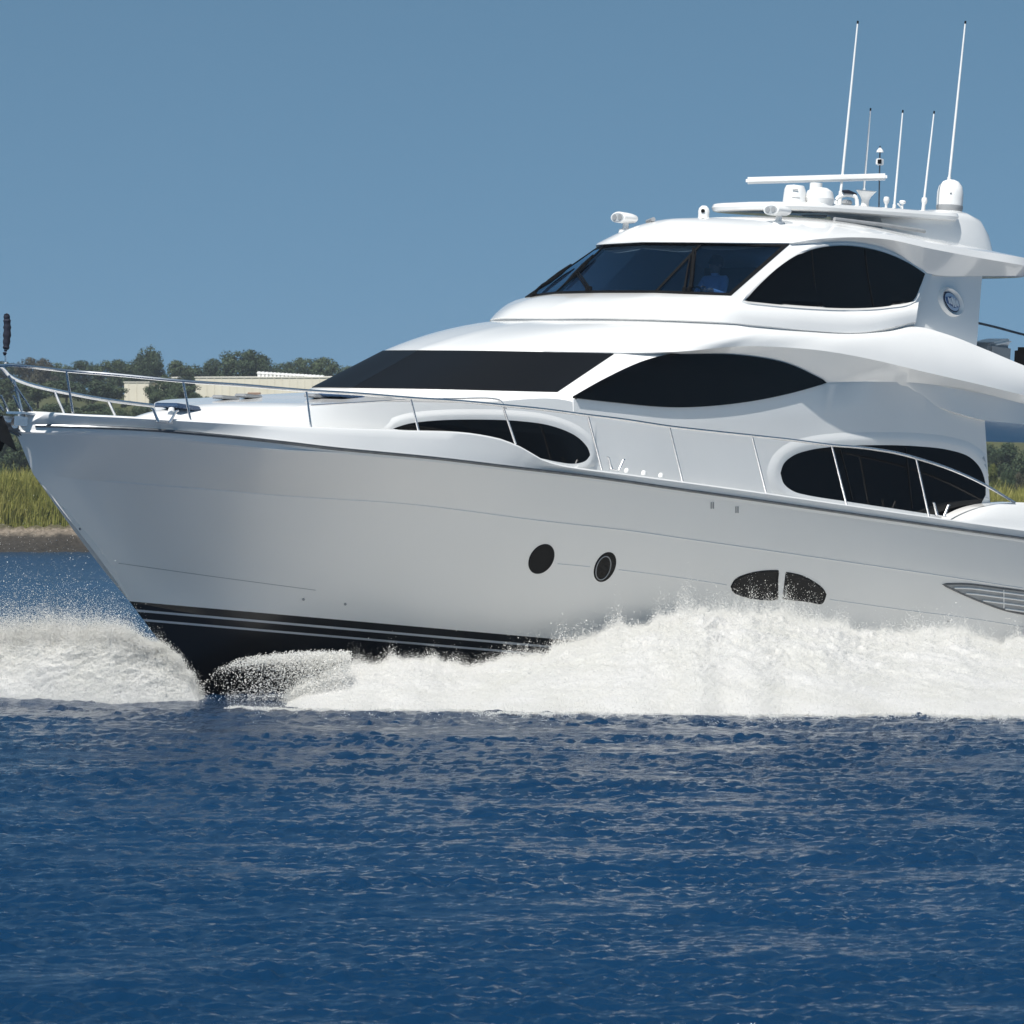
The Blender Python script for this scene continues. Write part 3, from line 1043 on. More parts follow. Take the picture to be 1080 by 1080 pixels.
# ------------------------------------------------------------------ emblem on the aft panel
bv_em = bv_panel
cx_, cy_ = 1002.5, 318.5
a = np.linspace(0, 2 * math.pi, 56, endpoint=False)
th_ = R(-24)


def oval(k, dx=0.0, dy=0.0):
    q = np.c_[np.cos(a) * 8.6 * k, np.sin(a) * 10.6 * k]
    return np.c_[cx_ + dx + q[:, 0] * math.cos(th_) + q[:, 1] * 0.22, cy_ + dy + q[:, 1] * 1.0 - q[:, 0] * math.sin(th_) * 0.75]


em = rim('emblem', oval(1.0, 0.0, 0.0), bv_em, M['gel'], yacht, [(5.0, 0.0), (3.6, 0.05), (3.0, 0.056), (0.2, 0.010), (-8.2, 0.010)])


def em_pt(u, v, off):
    """u, v in -1..1 across the oval"""
    return stick(bv_em, cx_ + u * 8.6 * math.cos(th_) + v * 10.6 * 0.22, cy_ + v * 10.6 - u * 8.6 * math.sin(th_) * 0.75, off)


def em_poly(name, pts, m, off, thick=0.010):
    bm = bmesh.new()
    f = [bm.verts.new(em_pt(u, v, off)) for u, v in pts]
    g = [bm.verts.new(em_pt(u, v, off - thick)) for u, v in pts]
    bm.faces.new(f)
    for i in range(len(f)):
        j = (i + 1) % len(f)
        bm.faces.new((f[i], f[j], g[j], g[i]))
    bm_link(name, bm, m, em, recalc=True)


circ = [(math.cos(t), math.sin(t)) for t in a]
em_poly('emblem_ring', [(u * .98, v * .98) for u, v in circ], M['navyink'], 0.022)
em_poly('emblem_field', [(u * .88, v * .88) for u, v in circ], M['pale'], 0.034)
em_poly('emblem_band', [(-.84, -.30), (-.55, -.36), (-.1, -.52), (.3, -.42), (.84, -.32), (.88, .30), (.5, .42), (.1, .58), (-.3, .45), (-.82, .34)], M['blue'], 0.046)
for nm, pts in (('letter', [(-.62, .30), (-.62, -.30), (-.50, -.30), (-.34, .10), (-.34, -.30), (-.24, -.30), (-.24, .32), (-.36, .32), (-.51, -.06), (-.51, .30)]),
                ('letter', [(-.14, .50), (-.14, -.46), (.02, -.46), (.16, .10), (.16, -.44), (.28, -.44), (.28, .48), (.14, .48), (-.02, -.10), (-.02, .50)]),
                ('letter', [(.38, .34), (.38, -.32), (.49, -.32), (.60, .08), (.60, -.30), (.70, -.30), (.70, .32), (.59, .32), (.48, -.04), (.48, .34)])):
    em_poly('emblem_letter', pts, M['white_ink'], 0.058)

# ------------------------------------------------------------------ roof gear


def roof_at(x, y, l):
    p = P(x, y, l)
    q, _, _, _ = bv_hard.ray_cast(Vector((p.x, p.y, 12)), Vector((0, 0, -1)))
    return Vector((p.x, p.y, q.z if q else p.z))


def searchlight(c, yaw):
    q = Matrix.Rotation(yaw, 3, 'Z')
    bm = bmesh.new()
    lathe_into(bm, [(0, -.08), (.11, -.08), (.10, .01), (.05, .03), (.045, .11), (0, .12)], c, n=18)
    # flattened oval housing, its glass end facing forward
    n = 22
    rows = []
    for x, k in ((-.17, .86), (-.165, 1.0), (-.05, 1.0), (.06, .93), (.13, .78), (.165, .5)):
        rows.append([bm.verts.new(c + Vector((0, 0, .185)) + q @ Vector((x, math.cos(2*math.pi*i/n) * .17 * k, math.sin(2*math.pi*i/n) * .085 * k))) for i in range(n)])
    for A_, B_ in zip(rows, rows[1:]):
        for i in range(n):
            bm.faces.new((A_[i], A_[(i+1) % n], B_[(i+1) % n], B_[i]))
    bm.faces.new(rows[0][::-1])
    bm.faces.new(rows[-1])
    s = bm_link('searchlight', bm, M['plastic'], yacht)
    bm = bmesh.new()
    f = [bm.verts.new(c + Vector((0, 0, .185)) + q @ Vector((-.178, math.cos(2*math.pi*i/n) * .135, math.sin(2*math.pi*i/n) * .062))) for i in range(n)]
    g = [bm.verts.new(v.co + q @ Vector((.012, 0, 0))) for v in f]
    bm.faces.new(f)
    for i in range(n):
        bm.faces.new((f[i], f[(i+1) % n], g[(i+1) % n], g[i]))
    bm_link('lamp_lens', bm, M['lens'], s)
    for k in (-.06, .06):
        lathe('lamp_bulb', [(0, -.008), (.045, -.008), (.045, .004), (0, .004)], c + Vector((0, 0, .185)) + q @ Vector((-.182, k, 0)), M['grey'], s, q @ Vector((-1, 0, 0)), 14)


searchlight(roof_at(660, 236, -1.0), R(-8))
searchlight(roof_at(821, 236, 1.25), R(-8))
c = roof_at(742, 229.5, 0.0)
cd = lathe('camera_dome', [(0, -.05), (.085, -.05), (.085, .06), (.088, .10), (.075, .15), (.04, .185), (0, .19)], c, M['plastic'], yacht, n=22)
lathe('camera_eye', [(0, 0), (.032, 0), (.03, .02), (0, .022)], c + Vector((-.07, -.04, .10)), M['black'], cd, Vector((-.85, -.5, 0)).normalized(), 14)
tube('roof_vent', [roof_at(683, 235, -.6) + Vector((0, 0, .02)), roof_at(689, 233.5, -.3) + Vector((0, 0, .04))], .035, M['grey'], yacht)

# mast platform: a wing on a pod
PL = 1.0
def slab(name, pts, z0, z1, m, parent, rnd=0.05, tilt=0.0):
    """A horizontal slab from a half outline (x, l), rounded at its edge."""
    c = cr([(x, l, 0) for x, l in pts], 8)
    bm = bmesh.new()
    rows = []
    for k, z in ((-1.0, z0), (-.35, z0 + .015), (0, (z0 + z1) / 2), (-.35, z1 - .015), (-1.0, z1)):
        loop = offset_loop(np.r_[c[:, :2], c[::-1][1:-1, :2] * [1, -1]], k * rnd)
        rows.append([bm.verts.new((p[0], -p[1], z + tilt * (p[0] - pts[0][0]))) for p in loop])
    n = len(rows[0])
    for A_, B_ in zip(rows, rows[1:]):
        for i in range(n):
            bm.faces.new((A_[i], A_[(i+1) % n], B_[(i+1) % n], B_[i]))
    bm.faces.new(rows[0][::-1])
    bm.faces.new(rows[-1])
    return bm_link(name, bm, m, parent, sharp=35)


pf = P(818, 219, 0.55)
pz = pf.z
wing = slab('mast_platform', [(pf.x - .25, 0), (pf.x - .12, .60), (pf.x + .4, .92), (pf.x + 1.6, .98), (pf.x + 2.6, .98), (pf.x + 3.5, .94), (pf.x + 4.4, .86), (pf.x + 4.5, 0)], pz - .055, pz + .075, M['gel'], yacht, .07, tilt=0.068)

# pod behind the platform that carries the satellite dome
bm = bmesh.new()
st = [(17.25, 7.75, 8.02, .55), (17.6, 7.66, 8.10, .80), (18.1, 7.5, 8.20, .86), (18.7, 7.45, 8.29, .88), (19.3, 7.4, 8.32, .87), (19.65, 7.4, 8.26, .85), (19.88, 7.4, 8.08, .83), (20.02, 7.4, 7.80, .81), (20.06, 7.4, 7.6, .80)]
rows = []
n = 36
for s_, z0, z1, hw in st:
    row = []
    for k in range(n):
        t = 2 * math.pi * k / n
        c_, d_ = math.cos(t), math.sin(t)
        e = 0.25
        u = math.copysign(abs(c_) ** e, c_)
        v = math.copysign(abs(d_) ** e, d_)
        row.append(bm.verts.new((s_, u * hw * (1 - 0.1 * max(v, 0)), (z0 + z1) / 2 + v * (z1 - z0) / 2)))
    rows.append(row)
for A_, B_ in zip(rows, rows[1:]):
    for k in range(n):
        bm.faces.new((A_[k], A_[(k+1) % n], B_[(k+1) % n], B_[k]))
bm.faces.new(rows[0])
bm.faces.new(rows[-1][::-1])
bm_link('mast_pod', bm, M['gel'], yacht, sharp=40)
tube('platform_strut', [P(880, 231, 1.0), P(930, 237, 1.0), P(975, 244, 1.0)], 0.03, M['grey'], yacht, 8)

ZP = pz + .075


def on_plat(x, y, l):
    p = P(x, y, l)
    return Vector((p.x, p.y, p.z))


# open array radar
xdir = (Ri @ Vector((1, 0, 0))).normalized()
cb = P(861, 188.5, 0.0)
rs = lathe('radar_scanner', [(0, 0), (.20, 0), (.20, .10), (.17, .26), (.10, .32), (.10, cb.z - ZP - .05), (0, cb.z - ZP - .05)], Vector((cb.x, cb.y, ZP - .02)), M['plastic'], yacht, n=24)
q = xdir.to_track_quat('X', 'Z').to_matrix() @ Matrix.Rotation(R(-1.6), 3, 'Y')
box('radar_array', cb, (2.24, .12, .105), M['plastic'], rs, .03, q)
b0 = on_plat(837.5, 217, 0.5)
bk = lathe('radar_gearbox', [(0, -.06), (.185, -.06), (.18, .06), (.165, .25), (.14, .31), (0, .325)], b0, M['plastic'], yacht, n=30)
for k in (0, 1):
    t = [b0 + Vector((math.cos(w) * .183, math.sin(w) * .183, .235 - k * .12)) for w in np.linspace(R(205), R(232 + 12 * k), 6)]
    tube('marking', t, .009 if k == 0 else .004, M['grey'], bk, 6)
b1 = on_plat(864, 217, 0.75)
lathe('radome', [(0, -.05), (.19, -.05), (.215, .0), (.23, .09), (.235, .11), (.228, .115), (.225, .13), (.20, .22), (.12, .275), (0, .29)], b1, M['plastic'], yacht, n=32)
# loudhailer, arched bracket and floodlight
b2 = on_plat(912, 218, 0.55)
lathe('horn', [(0, -.02), (.07, -.02), (.065, .05), (.06, .10), (.09, .17), (.16, .25), (.165, .255), (.06, .13), (0, .12)], b2, M['plastic'], yacht, Vector((-.1, -.12, .98)).normalized(), 26)
b3 = on_plat(893, 217, 0.6)
bm = bmesh.new()
tube_into(bm, cr([b3 + xdir * -.17 + Vector((0, 0, 0)), b3 + xdir * -.15 + Vector((0, 0, .12)), b3 + xdir * -.02 + Vector((0, 0, .17)), b3 + xdir * .13 + Vector((0, 0, .14)), b3 + xdir * .17], 5), .032, 8)
br = bm_link('light_bracket', bm, M['plastic'], yacht)
box('bracket_cover', b3 + xdir * .03 + Vector((0, 0, .205)), (.24, .14, .04), M['navy'], br, .012, Matrix.Rotation(R(8), 3, 'Y'))
box('floodlight', b3 + Vector((0, 0, .05)), (.16, .12, .08), M['grey'], br, .02)
# anchor light on a thin pole
b4 = on_plat(927, 219, 0.3)
t4 = P(928.2, 154, 0.3)
up4 = (t4 - b4).normalized()
h4 = (t4 - b4).length
ml = tube('light_pole', [b4, b4 + up4 * h4], .012, M['dsteel'], yacht, 8)
lathe('pole_cap', [(0, -.01), (.058, -.01), (.05, .02), (.02, .055), (.006, .065), (0, .065)], b4 + up4 * (h4 - .09), M['plastic'], ml, up4, 18)
box('anchor_light', b4 + up4 * (h4 - .255), (.10, .10, .105), M['plastic'], ml, .012)
box('light_face', b4 + up4 * (h4 - .255) + Vector((-.046, -.03, 0)), (.03, .066, .07), M['black'], ml, .006)
for x, y, l, k in ((934.5, 219, .55, 1.0), (974.5, 219.5, .35, 1.0)):
    lathe('antenna_bulb', [(0, -.03), (.022, -.03), (.02, .05), (.045, .09), (.05, .13), (.04, .17), (0, .18)], on_plat(x, y, l), M['plastic'], yacht, n=16)
lathe('antenna_dish', [(0, -.03), (.02, -.03), (.018, .07), (.05, .085), (.055, .11), (.04, .13), (0, .135)], on_plat(951.5, 220, .5), M['plastic'], yacht, n=16)
tube('dish_arm', [on_plat(947, 215, .5), on_plat(951, 219, .5)], .012, M['plastic'], yacht, 6)

# whip antennas
for (xa, ya), (xb, yb), l, r in (((886.5, 205), (904.5, 25), .3, .021), ((911, 202), (918, 117), .1, .018), ((943, 219), (952, 119), .4, .018), ((974.5, 212), (985, 120), .35, .018), ((1001, 190), (1018, 25), .05, .022)):
    a_, b_ = P(xa, ya, l), P(xb, yb, l)
    m_ = a_.lerp(b_, .5)
    an_ = tube('whip_antenna', [a_ + (a_ - b_).normalized() * .18, m_, b_], [r, r * .85, r * .6], M['plastic'], yacht, 8)
    d_ = (b_ - a_).normalized()
    tube('antenna_tip', [b_, b_ + d_ * .045], r * .75, M['black'], an_, 8)
    tube('antenna_base', [a_ - d_ * .2, a_ + d_ * .05], r * 1.5, M['plastic'], an_, 10)

# satellite dome
b5 = P(1001.2, 222.0, 0.3)
sdm = lathe('satellite_dome', [(0, .08), (.215, .08), (.218, .20), (.215, .30), (.19, .40), (.13, .475), (.06, .505), (0, .51)], b5, M['plastic'], yacht, n=36)
lathe('dome_base', [(0, -.02), (.205, -.02), (.215, .02), (.222, .04), (.22, .078), (0, .078)], b5, M['grey'], sdm, n=36)
lathe('dome_plinth', [(0, -.28), (.26, -.28), (.245, -.08), (.235, -.022), (0, -.022)], b5, M['gel'], sdm, n=36)
tube('marking', [b5 + Vector((math.cos(w) * .219, math.sin(w) * .219, .265)) for w in np.linspace(R(214), R(222), 4)], .014, M['grey'], sdm, 6)

# ------------------------------------------------------------------ aft deck fittings
bm = bmesh.new()
xs = [1003, 1012, 1022, 1034, 1048, 1064, 1080]
ys = [554, 547, 541, 536, 532.5, 530.5, 530]
topc = [P(x, y, 3.0 - .03 * i) for i, (x, y) in enumerate(zip(xs, ys))]
topc.append(L(AFT, 2.75, topc[-1].z - .12))
topc = cr(topc, 6)
botc = np.array([[p[0], np.interp(p[0], gT[:, 0], gT[:, 1]) + .05, np.interp(p[0], gT[:, 0], gT[:, 2]) - .03] for p in topc])
inn = topc.copy()
inn[:, 1] += .35
inb = inn.copy()
inb[:, 2] = botc[:, 2]
bm.free()
mid_ = topc * .35 + botc * .65
mid_[:, 1] -= .03
bm = rings_mesh([botc, mid_, topc * .75 + botc * .25 + [0, -.03, .015], topc, inn, inb], cap_ends=False)
bm_link('cockpit_coaming', bm, M['gel'], yacht, sharp=40)
# flybridge seat, rail and stool
fs = P(1041, 372, 1.6)
st_ = box('flybridge_seat', fs + Vector((0, 0, -.05)), (.62, .55, .38), M['grey'], yacht, .05)
box('seat_back', fs + Vector((.1, .0, .16)), (.50, .50, .10), M['plastic'], st_, .04, Matrix.Rotation(R(-12), 3, 'Y'))
tube('flybridge_rail', cr([P(1031, 340.5, 2.0), P(1050, 345, 2.1), P(1080, 353, 2.2), L(20.4, 2.3, 6.2), L(AFT - .4, 2.3, 6.0)], 5), .02, M['dsteel'], yacht, 8)
for s_ in (20.3, AFT - .5):
    tube('rail_post', [L(s_, 2.3, 5.2), L(s_, 2.3, 6.15)], .018, M['steel'], yacht, 8)
tb = P(1081, 384, .6)
tube('stool_post', [tb + Vector((0, 0, -.6)), tb + Vector((0, 0, .25))], .05, M['black'], yacht, 10)
box('stool_seat', tb + Vector((0.05, 0, .05)), (.34, .36, .46), M['black'], yacht, .06)
box('swim_platform', (AFT + .7, 0, .55), (1.6, 4.8, .16), M['gel'], yacht, .05)
# pilothouse interior: console, wheel, seats
box('helm_console', L(12.2, 0, 5.85), (.7, 2.2, .62), M['dkgrey'], yacht, .08)
box('pilothouse_sole', L(13.6, 0, 5.62), (4.0, 3.4, .05), M['dkgrey'], yacht, .01)
box('pilothouse_bulkhead', L(15.6, 0, 6.35), (.06, 3.4, 1.4), M['dkgrey'], yacht, .01)
wc = L(12.34, .72, 6.28)
bm = bmesh.new()
qd = Matrix.Rotation(R(-55), 3, 'Y')
pts = [wc + qd @ Vector((math.cos(t) * .19, math.sin(t) * .19, 0)) for t in np.linspace(0, 2 * math.pi, 25)]
tube_into(bm, pts, .017, 8, False)
for t in (0, 2.1, 4.2):
    tube_into(bm, [wc, wc + qd @ Vector((math.cos(t) * .19, math.sin(t) * .19, 0))], .012, 6)
bm_link('helm_wheel', bm, M['black'], yacht)
hs = box('helm_seat', L(12.97, .72, 6.0), (.52, .56, .14), M['dkgrey'], yacht, .05)
box('seat_back', L(13.24, .72, 6.36), (.12, .54, .62), M['dkgrey'], hs, .05)
box('seat_pedestal', L(12.97, .72, 5.8), (.2, .2, .36), M['dkgrey'], hs, .03)

# ------------------------------------------------------------------ the helmsman
M['skin'] = mottle(mat('skin', rough=0.5), (0.42, 0.24, 0.16), (0.48, 0.28, 0.19), 30)
M['shirt'] = mottle(mat('pale_shirt', rough=0.8), (0.66, 0.76, 0.88), (0.70, 0.80, 0.90), 30)
M['trousers'] = mottle(mat('dark_trousers', rough=0.85), (0.02, 0.022, 0.03), (0.03, 0.033, 0.04), 30)
M['hair'] = mottle(mat('grey_hair', rough=0.7), (0.05, 0.045, 0.04), (0.11, 0.10, 0.09), 60)


def skinned(name, verts, edges, radii, m, root=0, sub=2):
    me = bpy.data.meshes.new(name)
    me.from_pydata(verts, edges, [])
    o = bpy.data.objects.new(name, me)
    COL.objects.link(o)
    md = o.modifiers.new('skin', 'SKIN')
    md.use_smooth_shade = True
    for i, r in enumerate(radii):
        me.skin_vertices[0].data[i].radius = (r if isinstance(r, tuple) else (r, r))
    me.skin_vertices[0].data[root].use_root = True
    o.modifiers.new('sub', 'SUBSURF').render_levels = sub
    bpy.context.view_layer.update()
    ev = o.evaluated_get(bpy.context.evaluated_depsgraph_get())
    m2 = bpy.data.meshes.new_from_object(ev)
    bpy.data.objects.remove(o, do_unlink=True)
    m2.name = name
    m2.materials.clear()
    return m2, m


person = bpy.data.objects.new('person', None)
COL.objects.link(person)
person.matrix_world = YM @ Matrix.Translation(L(12.94, .72, 6.07))
tag(person, 'helmsman in a pale blue shirt seated behind the pilothouse glass', 'person')
# seated at the wheel, facing forward (-x)
pv = [(0, 0, .10), (-.02, 0, .32), (-.03, 0, .50), (-.04, 0, .56), (-.05, 0, .61), (-.06, 0, .69), (-.06, 0, .81),
      (-.03, .19, .52), (-.16, .26, .28), (-.42, .17, .33), (-.03, -.19, .52), (-.16, -.26, .28), (-.42, -.17, .33),
      (-.05, .10, .06), (-.46, .13, .08), (-.44, .13, -.36), (-.60, .13, -.40), (-.05, -.10, .06), (-.46, -.13, .08), (-.44, -.13, -.36), (-.60, -.13, -.40)]
pe = [(0, 1), (1, 2), (2, 3), (3, 4), (4, 5), (5, 6), (2, 7), (7, 8), (8, 9), (2, 10), (10, 11), (11, 12), (0, 13), (13, 14), (14, 15), (15, 16), (0, 17), (17, 18), (18, 19), (19, 20)]
prr = [.16, .155, .15, .075, .06, .10, .085, .075, .052, .038, .075, .052, .038, .10, .072, .05, .04, .10, .072, .05, .04]
me, _ = skinned('body', pv, pe, prr, None)
for mm in ('shirt', 'skin', 'trousers'):
    me.materials.append(M[mm])
for p in me.polygons:
    z, x = p.center.z, p.center.x
    p.material_index = 1 if z > .60 or x < -.34 and z > .22 else (2 if z < .12 else 0)
body = link('body', me, None, person, sharp=None)
hd = Vector((-.07, 0, .73))
lathe('nose', [(0, 0), (.012, .0), (.016, .03), (.010, .05), (0, .055)], hd + Vector((-.105, 0, .005)), M['skin'], person, Vector((-.35, 0, -.9)).normalized(), 10)
tube('mouth', [hd + Vector((-.082, -.025, -.065)), hd + Vector((-.092, 0, -.068)), hd + Vector((-.082, .025, -.065))], .005, M['trousers'], person, 6)
for s_ in (1, -1):
    lathe('ear', [(0, -.012), (.03, -.01), (.034, 0), (.02, .012), (0, .012)], hd + Vector((.02, .095 * s_, 0)), M['skin'], person, Vector((0, s_, 0)), 12)
    lathe('eye', [(0, -.004), (.011, -.004), (.008, .006), (0, .007)], hd + Vector((-.094, .036 * s_, .035)), M['trousers'], person, Vector((-1, 0, 0)), 10)
    for k in range(4):          # fingers closed round the wheel rim
        c_ = Vector((-.47 - .012 * k, .17 * s_ - .016 * (k - 1.5), .35 - .01 * k))
        tube('finger', [c_ + Vector((.05, 0, -.01)), c_, c_ + Vector((-.025, 0, -.03)), c_ + Vector((0, 0, -.055))], [.011, .010, .009, .008], M['skin'], person, 6)
    tube('thumb', [Vector((-.43, .15 * s_, .36)), Vector((-.46, .12 * s_, .375)), Vector((-.50, .11 * s_, .36))], [.013, .012, .009], M['skin'], person, 6)
lathe('hair', [(.0, -.05), (.085, -.05), (.115, .0), (.112, .06), (.085, .115), (.04, .14), (0, .145)], hd + Vector((.03, 0, .02)), M['hair'], person, Vector((.28, 0, .95)).normalized(), 20)


# ------------------------------------------------------------------ numpy noise
def fft_field(n, size, peak, seed, aniso=0.6, lo=0.0):
    """A periodic random sea surface: n x n samples over a size x size metre tile, unit rms."""
    g = np.random.default_rng(seed)
    k = np.fft.fftfreq(n, size / n) * 2 * math.pi
    kx, ky = np.meshgrid(k, k, indexing='ij')
    kk = np.hypot(kx, ky)
    kp = 2 * math.pi / peak
    with np.errstate(divide='ignore', invalid='ignore'):
        amp = np.where(kk > 0, (kk / kp) ** -2.1 * np.exp(-0.9 * (kp / np.maximum(kk, 1e-6)) ** 2), 0)
        c = np.abs(ky) / np.maximum(kk, 1e-6)          # crests lie mostly across the view
    amp *= ((1 - aniso) + aniso * c ** 3)
    ph = g.normal(size=(n, n)) + 1j * g.normal(size=(n, n))
    h = np.real(np.fft.ifft2(ph * amp))
    return h / h.std()


def sample(tile, size, x, y):
    n = tile.shape[0]
    u, v = (x / size * n) % n, (y / size * n) % n
    i, j = np.floor(u).astype(int), np.floor(v).astype(int)
    fu, fv = u - i, v - j
    i2, j2 = (i + 1) % n, (j + 1) % n
    i, j = i % n, j % n
    return (tile[i, j] * (1-fu) * (1-fv) + tile[i2, j] * fu * (1-fv) + tile[i, j2] * (1-fu) * fv + tile[i2, j2] * fu * fv)


def grid_object(name, X, Y, Zz, m, kind=None, extra=None):
    r, c = X.shape
    co = np.stack([X, Y, Zz], -1).reshape(-1, 3)
    idx = np.arange(r * c).reshape(r, c)
    q = np.stack([idx[:-1, :-1], idx[:-1, 1:], idx[1:, 1:], idx[1:, :-1]], -1).reshape(-1, 4)
    me = bpy.data.meshes.new(name)
    if extra is not None:
        ev, ef = extra
        q2 = np.asarray(ef) + len(co)
        co = np.concatenate([co, ev])
        q = np.concatenate([q, q2])
    me.vertices.add(len(co))
    me.vertices.foreach_set("co", co.astype(np.float32).ravel())
    me.loops.add(len(q) * 4)
    me.loops.foreach_set("vertex_index", q.astype(np.int32).ravel())
    me.polygons.add(len(q))
    me.polygons.foreach_set("loop_start", np.arange(0, len(q) * 4, 4, dtype=np.int32))
    me.update(calc_edges=True)
    me.validate()
    o = link(name, me, m, None, kind, None)
    me.polygons.foreach_set("use_smooth", [True] * len(me.polygons))
    return o


# ------------------------------------------------------------------ WATER
def water_material():
    m = mat('river_water', (0.004, 0.016, 0.042), 0.06)
    nt, b, N, K = nodes(m)
    b.inputs["IOR"].default_value = 1.333
    geo = N("NewGeometry")
    n1 = N("TexNoise")
    n1.inputs["Scale"].default_value = 0.06
    n1.inputs["Detail"].default_value = 3
    K(geo.outputs["Position"], n1.inputs["Vector"])
    r = N("ValToRGB")
    r.color_ramp.elements[0].position, r.color_ramp.elements[1].position = 0.35, 0.65
    r.color_ramp.elements[0].color = (0.0030, 0.0225, 0.060, 1)
    r.color_ramp.elements[1].color = (0.0048, 0.0300, 0.078, 1)
    K(n1.outputs["Fac"], r.inputs[0])
    K(r.outputs[0], b.inputs["Base Color"])
    sx_ = N("SeparateXYZ")
    K(geo.outputs["Position"], sx_.inputs[0])
    mr = N("MapRange")          # far off, the unresolved ripples act as roughness
    mr.inputs["From Min"].default_value, mr.inputs["From Max"].default_value = 25, 170
    mr.inputs["To Min"].default_value, mr.inputs["To Max"].default_value = 0.08, 0.36
    K(sx_.outputs["Y"], mr.inputs["Value"])
    K(mr.outputs[0], b.inputs["Roughness"])
    mp = N("Mapping")
    mp.inputs["Scale"].default_value = (7.0, 12.0, 8.0)
    K(geo.outputs["Position"], mp.inputs[0])
    n2 = N("TexNoise")
    n2.inputs["Scale"].default_value = 1.0
    n2.inputs["Detail"].default_value = 4
    K(mp.outputs[0], n2.inputs["Vector"])
    bp = N("Bump")
    bp.inputs["Strength"].default_value = 0.42
    bp.inputs["Distance"].default_value = 0.05
    K(n2.outputs["Fac"], bp.inputs["Height"])
    K(bp.outputs[0], b.inputs["Normal"])
    return m


M['water'] = water_material()
T1, S1 = fft_field(1024, 15.0, 0.48, 3, .75), 15.0
T2, S2 = fft_field(1024, 9.7, 0.17, 5, .65), 9.7
T3, S3 = fft_field(512, 61.0, 5.0, 9), 61.0


def wave(x, y):
    mod = 1 + 0.35 * sample(T3, S3, x * 1.3 + 7, y * 1.3)
    return 0.012 * T3w(x, y) + (0.0110 * sample(T1, S1, x, y) + 0.0047 * sample(T2, S2, x, y)) * np.clip(mod, 0.4, 1.6)


def T3w(x, y):
    return sample(T3, S3, x, y)


rows_py = np.arange(1240, 578, -0.58)
Yr = F * CH / (rows_py - HZ)
tc_ = np.linspace(-1, 1, 1150)
Yg = np.repeat(Yr[:, None], len(tc_), 1)
Xg = (Yg * 0.20 + 12.0) * tc_[None, :]
edge = np.clip((1 - np.abs(tc_)) / 0.06, 0, 1)[None, :] * np.clip((Yg - Yr.min()) / 2.0, 0, 1)
Zg = wave(Xg, Yg) * edge - 0.11 * (1 - edge) + .002 * (1 - edge)
BIG = 1200.0
ev = np.array([[-BIG, -60, -0.11], [BIG, -60, -0.11], [BIG, 400, -0.11], [-BIG, 400, -0.11]])
water = grid_object('water', Xg, Yg, Zg, M['water'], 'structure', (ev, [[0, 1, 2, 3]]))

# ------------------------------------------------------------------ SPRAY
def foam_material(name, base, trans):
    m = bpy.data.materials.new(name)
    m.use_nodes = True
    nt = m.node_tree
    b = nt.nodes["Principled BSDF"]
    b.inputs["Base Color"].default_value = (*base, 1)
    b.inputs["Roughness"].default_value = 0.6
    b.inputs["Specular IOR Level"].default_value = 0.25
    out = [n for n in nt.nodes if n.type == 'OUTPUT_MATERIAL'][0]
    tr = nt.nodes.new("ShaderNodeBsdfTranslucent")
    tr.inputs[0].default_value = (*base, 1)
    mx = nt.nodes.new("ShaderNodeMixShader")
    mx.inputs[0].default_value = trans
    n = nt.nodes.new("ShaderNodeTexNoise")
    n.inputs["Scale"].default_value = 1.3
    n.inputs["Detail"].default_value = 5
    g = nt.nodes.new("ShaderNodeNewGeometry")
    nt.links.new(g.outputs["Position"], n.inputs["Vector"])
    r = nt.nodes.new("ShaderNodeValToRGB")
    r.color_ramp.elements[0].position, r.color_ramp.elements[1].position = 0.3, 0.65
    r.color_ramp.elements[0].color = (base[0] * .93, base[1] * .93, base[2] * .90, 1)
    r.color_ramp.elements[1].color = (*base, 1)
    nt.links.new(n.outputs["Fac"], r.inputs[0])
    nt.links.new(r.outputs[0], b.inputs["Base Color"])
    nt.links.new(b.outputs[0], mx.inputs[1])
    nt.links.new(tr.outputs[0], mx.inputs[2])
    nt.links.new(mx.outputs[0], out.inputs[0])
    return m


M['foam'] = foam_material('spray_foam', (0.90, 0.892, 0.872), 0.45)
NT = [fft_field(256, 4.0, p, 20 + i, 0.0) for i, p in enumerate((1.6, 0.5, 0.16))]


def bump3(u, v):
    return (0.55 * sample(NT[0], 4.0, u, v) + 0.30 * sample(NT[1], 4.0, u * 1.01 + .7, v) + 0.15 * sample(NT[2], 4.0, u * .99, v + 1.3))


def world_at(px, py, Y):
    return np.array([(px - 540) / F * Y, Y, CH + (HZ - py) / F * Y])


def hull_depth(px, py):
    loc, nor = hit(bv_hull, px, py)
    if loc is None:
        return None
    return (Rm @ loc + Tm).y


TET = np.array([[1, 1, 1], [1, -1, -1], [-1, 1, -1], [-1, -1, 1]], float) / math.sqrt(3)
TETF = np.array([[0, 1, 2], [0, 3, 1], [0, 2, 3], [1, 3, 2]])


